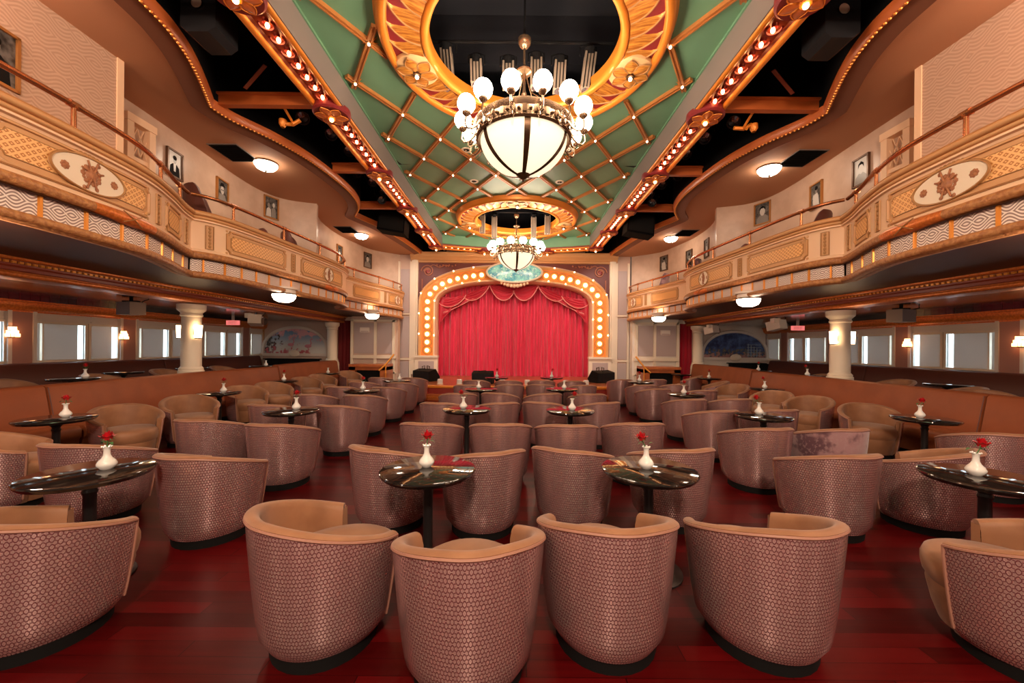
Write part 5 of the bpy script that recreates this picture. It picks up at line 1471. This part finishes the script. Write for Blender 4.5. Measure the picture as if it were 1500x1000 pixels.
CH = [
 (-1.03, 2.13, 40, 'nearest row mauve patterned tub chair turned right, showing its tan seat', G1), (-.21, 1.93, -10, 'nearest row mauve patterned tub chair just left of the centre line', G1),
 (.52, 2.14, -2, 'nearest row mauve patterned tub chair just right of the centre line', G1), (1.38, 2.14, -8, 'rightmost of the four nearest centre mauve patterned tub chairs', G1),
 (-2.58, 2.12, 15, 'mauve patterned tub chair cut off at the lower left frame corner', G2), (2.70, 2.0, -30, 'tan and mauve tub chair cut off at the lower right frame corner', G3),
 (-1.09, 3.5, 25, 'tub chair beyond the nearest left centre table, on its left', G1), (-.26, 3.42, -22, 'tub chair beyond the nearest left centre table, on its right', G1),
 (.54, 3.52, 22, 'tub chair beyond the nearest right centre table, on its left', G1), (1.46, 3.58, -10, 'tub chair beyond the nearest right centre table, on its right', G1),
 (-.97, 4.6, 5, 'leftmost tub chair in the centre row before the second pair of tables', G1), (-.15, 4.6, 0, 'second from left tub chair in the centre row before the second pair of tables', G1),
 (.63, 4.58, 0, 'third from left tub chair in the centre row before the second pair of tables', G1), (1.46, 4.72, -4, 'rightmost tub chair in the centre row before the second pair of tables', G1),
 (-1.12, 6.15, 8, 'leftmost tub chair in the centre row beyond the second pair of tables', G1), (-.27, 6.2, -20, 'second from left tub chair in the centre row beyond the second pair of tables', G1),
 (.51, 6.3, 20, 'third from left tub chair in the centre row beyond the second pair of tables', G1), (1.38, 6.35, -20, 'rightmost tub chair in the centre row beyond the second pair of tables', G1),
 (-1.05, 7.35, -8, 'leftmost tub chair in the centre row before the third pair of tables', G1), (-.26, 7.45, 18, 'second from left tub chair in the centre row before the third pair of tables', G1),
 (.57, 7.45, -18, 'third from left tub chair in the centre row before the third pair of tables', G1), (1.42, 7.45, -6, 'rightmost tub chair in the centre row before the third pair of tables', G1),
 (-1.02, 8.9, 6, 'leftmost tub chair in the centre row beyond the third pair of tables', G1), (-.12, 9.1, -10, 'second from left tub chair in the centre row beyond the third pair of tables', G1),
 (.66, 9.15, 8, 'third from left tub chair in the centre row beyond the third pair of tables', G1), (1.58, 9.1, -8, 'rightmost tub chair in the centre row beyond the third pair of tables', G1),
 (-.98, 10.15, 5, 'tub chair closest to the stage on the left of the centre block', G1), (-.13, 10.15, 0, 'tub chair closest to the stage just left of the centre line', G1), (.74, 10.3, 0, 'tub chair closest to the stage just right of the centre line', G1), (1.53, 10.2, 0, 'tub chair closest to the stage on the right of the centre block', G1),
 # left block
 (-3.80, 3.55, 5, 'tub chair behind the big left foreground table, on its far side', G2), (-2.53, 3.25, 10, 'tub chair right of the big left foreground table', G2), (-4.95, 3.72, 55, 'tub chair at the left frame edge, its tan seat facing right', G2),
 (-3.62, 4.66, 4, 'left tub chair in the second left block row, before the rose table', G2), (-2.66, 4.46, 4, 'right tub chair in the second left block row, before the rose table', G2),
 (-3.55, 5.8, 6, 'left tub chair behind the left block table with the red rose', G2), (-2.56, 5.80, 10, 'right tub chair behind the left block table with the red rose', G2),
 (-3.58, 7.0, 2, 'left tub chair in the fourth left block row', G2), (-2.68, 6.98, 2, 'right tub chair in the fourth left block row', G2),
 (-3.62, 8.3, 4, 'left tub chair behind the third left block table', G2), (-2.69, 8.28, 6, 'right tub chair behind the third left block table', G2),
 (-3.6, 9.35, 2, 'left tub chair in the sixth left block row', G2), (-2.68, 9.3, 2, 'right tub chair in the sixth left block row', G2),
 (-3.65, 10.7, 2, 'left tub chair in the last left block row by the stage', G2), (-2.76, 10.7, 2, 'right tub chair in the last left block row by the stage', G2),
 # right block
 (2.80, 3.45, -8, 'tub chair left of the big right foreground table', G3), (3.77, 3.55, -30, 'tub chair behind the big right foreground table showing tan inside', G3), (5.28, 4.3, 15, 'tub chair at the right frame edge behind the big rose', G3),
 (2.82, 4.5, -5, 'left tub chair in the second right block row', G3), (2.90, 5.68, -10, 'left tub chair behind the second right block table', G3), (3.84, 5.8, -6, 'right tub chair behind the second right block table', G3),
 (3.03, 6.85, -6, 'left tub chair in the fourth right block row', G3), (3.87, 6.95, -4, 'right tub chair in the fourth right block row', G3),
 (3.06, 8.48, -8, 'left tub chair behind the third right block table', G3), (3.98, 8.3, -6, 'right tub chair behind the third right block table', G3),
 (3.08, 9.32, -6, 'left tub chair in the sixth right block row', G3), (3.9, 9.5, -4, 'right tub chair in the sixth right block row', G3),
 (2.98, 10.8, -4, 'left tub chair in the last right block row by the stage', G3), (3.95, 10.95, -4, 'right tub chair in the last right block row by the stage', G3),
 # facing the banquettes
 (-5.22, 5.2, 118, 'tan fronted tub chair right of the nearest left banquette table', G4), (-5.2, 6.2, 125, 'second tan fronted tub chair from the front along the left banquette', G4),
 (-5.42, 7.82, 122, 'third tan fronted tub chair from the front along the left banquette', G4), (-5.36, 8.62, 122, 'fourth tan fronted tub chair from the front along the left banquette', G4),
 (-5.42, 10.1, 122, 'fifth tan fronted tub chair from the front along the left banquette', G4), (-5.5, 11.1, 122, 'sixth tan fronted tub chair from the front along the left banquette', G4), (-5.42, 12.75, 122, 'farthest tan fronted tub chair along the left banquette', G4),
 (5.46, 5.92, -150, 'tan fronted tub chair left of the nearest right banquette table', G4), (5.32, 6.95, -118, 'second tan fronted tub chair from the front along the right banquette', G4),
 (5.22, 7.8, -122, 'third tan fronted tub chair from the front along the right banquette', G4), (5.26, 9.28, -118, 'fourth tan fronted tub chair from the front along the right banquette', G4), (5.62, 12.3, -60, 'farthest tub chair along the right banquette', G4),
 # upper tiers
 (-8.05, 6.1, 100, 'tub chair on the left tier at the frame edge behind the banquette', 'tub chairs on the side tiers', 'pattern', .25), (-7.9, 7.5, 75, 'tub chair on the left tier behind the banquette table with the rose', 'tub chairs on the side tiers', 'pattern', .25),
 (-8.1, 9.1, 90, 'tub chair on the left tier just left of the column', 'tub chairs on the side tiers', 'pattern', .25), (-7.9, 10.6, 90, 'tub chair on the left tier just right of the column', 'tub chairs on the side tiers', 'pattern', .25),
 (7.85, 8.02, -90, 'tub chair on the right tier just right of the column', 'tub chairs on the side tiers', 'pattern', .25), (7.2, 5.85, -150, 'tub chair on the right tier behind the far right vase', 'tub chairs on the side tiers', 'pattern', .25), (7.5, 9.6, -90, 'tub chair on the right tier just left of the column', 'tub chairs on the side tiers', 'pattern', .25),
 # purple velvet ones
 (3.66, 4.5, -6, 'tub chair with dark purple motif velvet in the second right block row', G3, 'purple'), (5.32, 10.25, -70, 'purple motif velvet tub chair beside the far right banquette table', G4, 'purple'), (7.55, 6.6, -60, 'purple motif velvet tub chair on the right tier', 'tub chairs on the side tiers', 'purple', .25),
]
for c_ in CH: chair(*c_)

# ------------------------------------------------------------------ tables, vases and roses
def table_master():
    t = thing('pedestal_table', 'x', 'table', (0, 0, 0)); R = .335
    MB().lathe([(.001, .735), (R - .012, .735), (R - .003, .73), (R, .722), (R - .004, .712), (R - .016, .704), (R - .02, .696), (R - .05, .69), (.001, .69)], 56).build('table_top', M['table'], t)
    MB().lathe([(.10, .69), (.08, .67), (.04, .64), (.034, .62), (.042, .6), (.034, .58), (.034, .12), (.05, .08)], 20).build('pole', M['iron'], t)
    MB().lathe([(.05, .09), (.09, .07), (.2, .03), (.235, .012), (.235, 0), (.001, 0)], 32).build('foot', M['iron'], t)
    return t
tm = table_master(); tfirst = True
def vase_master():
    t = thing('bud_vase', 'x', 'vase', (0, 0, 0))
    MB().lathe([(.001, 0), (.026, 0), (.03, .004), (.047, .025), (.048, .036), (.040, .052), (.025, .07), (.017, .088), (.0155, .115), (.018, .128), (.024, .138), (.022, .139), (.014, .128), (.012, .10)], 24).build('body', M['vase'], t)
    m_ = MB()
    for q in range(6):
        a = 2*pi*q/6; m_.sphere((.0225*cos(a), .0225*sin(a), .139), .006, 6, 4)
    m_.build('ruffled_lip', M['vase'], t); return t
vm = vase_master()
def rose_master(lean):
    t = thing('red_rose', 'x', 'rose', (0, 0, 0))
    tx, tz = .03*lean, .178
    m_ = MB()
    for ring, (n, r0, r1, h0, h1) in enumerate(((3, .008, .012, -.012, .034), (5, .014, .022, -.014, .03), (6, .018, .036, -.016, .020))):
        for q in range(n):
            a = 2*pi*q/n + ring*.5; rows = []
            for j in range(5):
                f = j/4; r = r0 + (r1 - r0)*f**1.5; z = tz + h0 + (h1 - h0)*f + (.004*ring*f*f*-1)
                half = (pi/n)*1.25*(sin(pi*(f*.75 + .18)))
                rows.append([(tx + r*cos(a + half*k_), r*sin(a + half*k_), z - .004*abs(k_)*f) for k_ in (-1, -.5, 0, .5, 1)])
            m_.grid(rows)
    m_.sphere((tx, 0, tz - .004), .017, 8, 6); m_.build('bloom', M['rose'], t, ang=60)
    m_ = MB(); m_.tube([(0, 0, .06), (.004*lean, 0, .12), (tx*.6, 0, .145), (tx, 0, tz - .012)], .0028, 6)
    for q in range(5): a = 2*pi*q/5; m_.tube([(tx, 0, tz - .014), (tx + .02*cos(a), .02*sin(a), tz - .010), (tx + .03*cos(a), .03*sin(a), tz - .018)], [.003, .003, .001], 4)
    m_.build('stem', M['stem'], t)
    m_ = MB()
    for s_ in (-1, 1):
        rows = []
        for j in range(5):
            f = j/4; w = .010*sin(pi*f) + .001; rows.append([(s_*(.012 + .035*f), k_*w, .142 + .012*sin(pi*f) - .006*f) for k_ in (-1, 0, 1)])
        m_.grid(rows)
    m_.build('leaves', M['stem'], t); return t
rm = [rose_master(.15), rose_master(-.9), rose_master(.9)]
used = {}
SCL = {'v': 1.12, 'r': 1.25, 't': 1.0}
def place(m_, key, loc, rz, lab, grp):
    m_.scale = (SCL[key[0]],)*3
    if key not in used:
        used[key] = 1; m_.location = loc; m_.rotation_euler = (0, 0, rz); m_['label'] = lab; m_['group'] = grp; return m_
    return dup(m_, loc, rz, lab, grp)
TB = [ # x, y, z, where, vase offset, rose: None / 0 upright / 1 left / 2 right
 (-.60, 2.74, 0, 'the nearest table left of the centre line', (-.02, .03), 0), (.98, 2.78, 0, 'the nearest table right of the centre line', (-.02, .0), 1),
 (-.65, 5.39, 0, 'the second centre table from the front, left column', (-.05, 0), 1), (.79, 5.36, 0, 'the second centre table from the front, right column', (.02, -.03), 2),
 (-.67, 7.95, 0, 'the third centre table from the front, left column', (-.05, 0), None), (1.01, 8.1, 0, 'the third centre table from the front, right column', (.05, 0), None),
 (-.48, 10.95, 0, 'the left one of the two tables touching the stage', (0, 0), 0), (1.09, 11.1, 0, 'the right one of the two tables touching the stage', (0, 0), 2),
 (-2.85, 2.6, 0, 'the big left foreground table', (.06, .05), 0), (-2.95, 5.12, 0, 'the second left block table', (.04, .05), 0), (-2.95, 7.5, 0, 'the third left block table', (0, .05), 0), (-2.95, 9.75, 0, 'the last left block table', (.05, .05), None),
 (3.27, 2.67, 0, 'the big right foreground table', (-.03, .03), 2), (3.28, 5.06, 0, 'the second right block table', (-.02, .06), 1), (3.28, 7.34, 0, 'the third right block table', (-.02, .05), 0), (3.3, 10.02, 0, 'the last right block table', (-.02, .05), 0),
 (-5.25, 4.43, 0, 'the nearest left banquette table', (.05, .05), 0), (-5.3, 6.95, 0, 'the second left banquette table', (.05, .03), 0), (-5.6, 9.35, 0, 'the third left banquette table', (.03, 0), 0), (-5.78, 12.0, 0, 'the farthest left banquette table', (0, 0), None),
 (5.3, 4.97, 0, 'the nearest right banquette table', (-.03, .03), 2), (5.62, 8.56, 0, 'the second right banquette table', (-.03, .03), 1), (5.8, 11.45, 0, 'the third right banquette table', (.02, .05), 0), (5.7, 13.1, 0, 'the bare table by the far right timber counter', None, None),
 (-7.7, 6.75, .25, 'the left tier table behind the nearest banquette', (.2, .0), 0), (-8.4, 8.3, .25, 'the bare left tier table before the column', None, None), (-7.3, 11.2, .25, 'the left tier table beyond the column', (.1, .0), None),
 (6.98, 4.98, .25, 'the right tier table at the frame edge', (.2, .1), 2), (8.1, 7.2, .25, 'the bare right tier table between two tub chairs', None, None), (7.1, 9.2, .25, 'the right tier table beside the column', (-.1, 0), 1), (7.1, 11.2, .25, 'the right tier table below the night mural', (.0, 0), 0), (-8.3, 9.95, .25, 'the bare left tier table beyond the column', None, None),
]
for (x, y, z, wh, vo, rs) in TB:
    place(tm, 't', (x, y, z), random.uniform(0, 6), ('round dark polished pedestal table, ' + wh.replace('the ', '', 1)) if len(wh.split()) < 12 else 'dark table', 'round dark pedestal tables')
    if vo:
        vx, vy = x + vo[0], y + vo[1]
        place(vm, 'v', (vx, vy, z + .735), random.uniform(0, 6), 'white porcelain bud vase on ' + wh, 'white bud vases')
        if rs is not None:
            place(rm[rs], 'r%d' % rs, (vx, vy, z + .735), random.uniform(-.4, .4), 'red rose in the vase on ' + wh, 'red roses in bud vases')
# folded napkin on the right tier table
mb = MB(); mb.prism([(-.09, 0), (.09, 0), (.05, .035), (-.03, .05)], lambda a, b, d: (7.12 + a, 4.9 + d, .985 + b), -.07, .07)
props(mb.build('folded_napkin', M['napkin'], None, smooth=False), 'folded white napkin beside the vase on the right tier table', 'napkin')

# ------------------------------------------------------------------ light
def lamp(x, y, z, power, col=(1, .73, .55), r=.15):
    l = bpy.data.lights.new('offscreen_light', 'POINT'); l.energy = power; l.color = col; l.shadow_soft_size = r
    o = bpy.data.objects.new('offscreen_light', l); COL.objects.link(o); o.location = (x, y, z); return o
def stage_fill_spot(x, y, z, tx, ty, tz, p, ang, col=(1, .80, .74)):
    l = bpy.data.lights.new('stage_fill_spot', 'SPOT'); l.energy = p; l.color = col; l.spot_size = radians(ang); l.spot_blend = .6; l.shadow_soft_size = .1
    o = bpy.data.objects.new('stage_fill_spot', l); COL.objects.link(o); o.location = (x, y, z)
    from mathutils import Vector
    o.rotation_euler = Vector((tx - x, ty - y, tz - z)).to_track_quat('-Z', 'Y').to_euler()
for s_ in (-1, 1):
    stage_fill_spot(CX + s_*3.05, 9.0, 5.25, -s_*.6, 15.5, 1.6, 750, 42)  # added to brighten the curtain, set near the bay lanterns
    stage_fill_spot(CX + s_*3.2, 11.75, 5.1, s_*4.0, 15.0, 2.4, 300, 80, (1, .84, .72))  # fill added to brighten the arch and wing walls, no lantern there
# out of view: the hall's next chandelier and side lamps, plus added fill
lamp(.1, -1.9, 4.3, 1100, r=.3)
for s_ in (-1, 1):
    lamp(s_*2.87, -1.2, 5.0, 150); lamp(s_*2.3, -3.2, 2.2, 90); lamp(s_*4.9, 2.8, 4.9, 90); lamp(s_*4.6, 2.9, 2.4, 70); lamp(s_*4.6, -1.0, 2.4, 70)  # first two pairs are unseen fill added to brighten the chair backs
w = bpy.data.worlds.new('world'); sc.world = w; w.use_nodes = True
w.node_tree.nodes['Background'].inputs[0].default_value = (.55, .36, .27, 1); w.node_tree.nodes['Background'].inputs[1].default_value = .18
sc.view_settings.view_transform = 'Standard'; sc.view_settings.look = 'None'; sc.view_settings.exposure = 0.08; sc.view_settings.gamma = 1.0
sc.view_settings.use_curve_mapping = False
sc.cycles.max_bounces = 6; sc.cycles.diffuse_bounces = 4; sc.cycles.glossy_bounces = 3; sc.cycles.transmission_bounces = 2
sc.cycles.sample_clamp_indirect = 4.0; sc.cycles.use_denoising = True
sc.cycles.caustics_reflective = False; sc.cycles.caustics_refractive = False
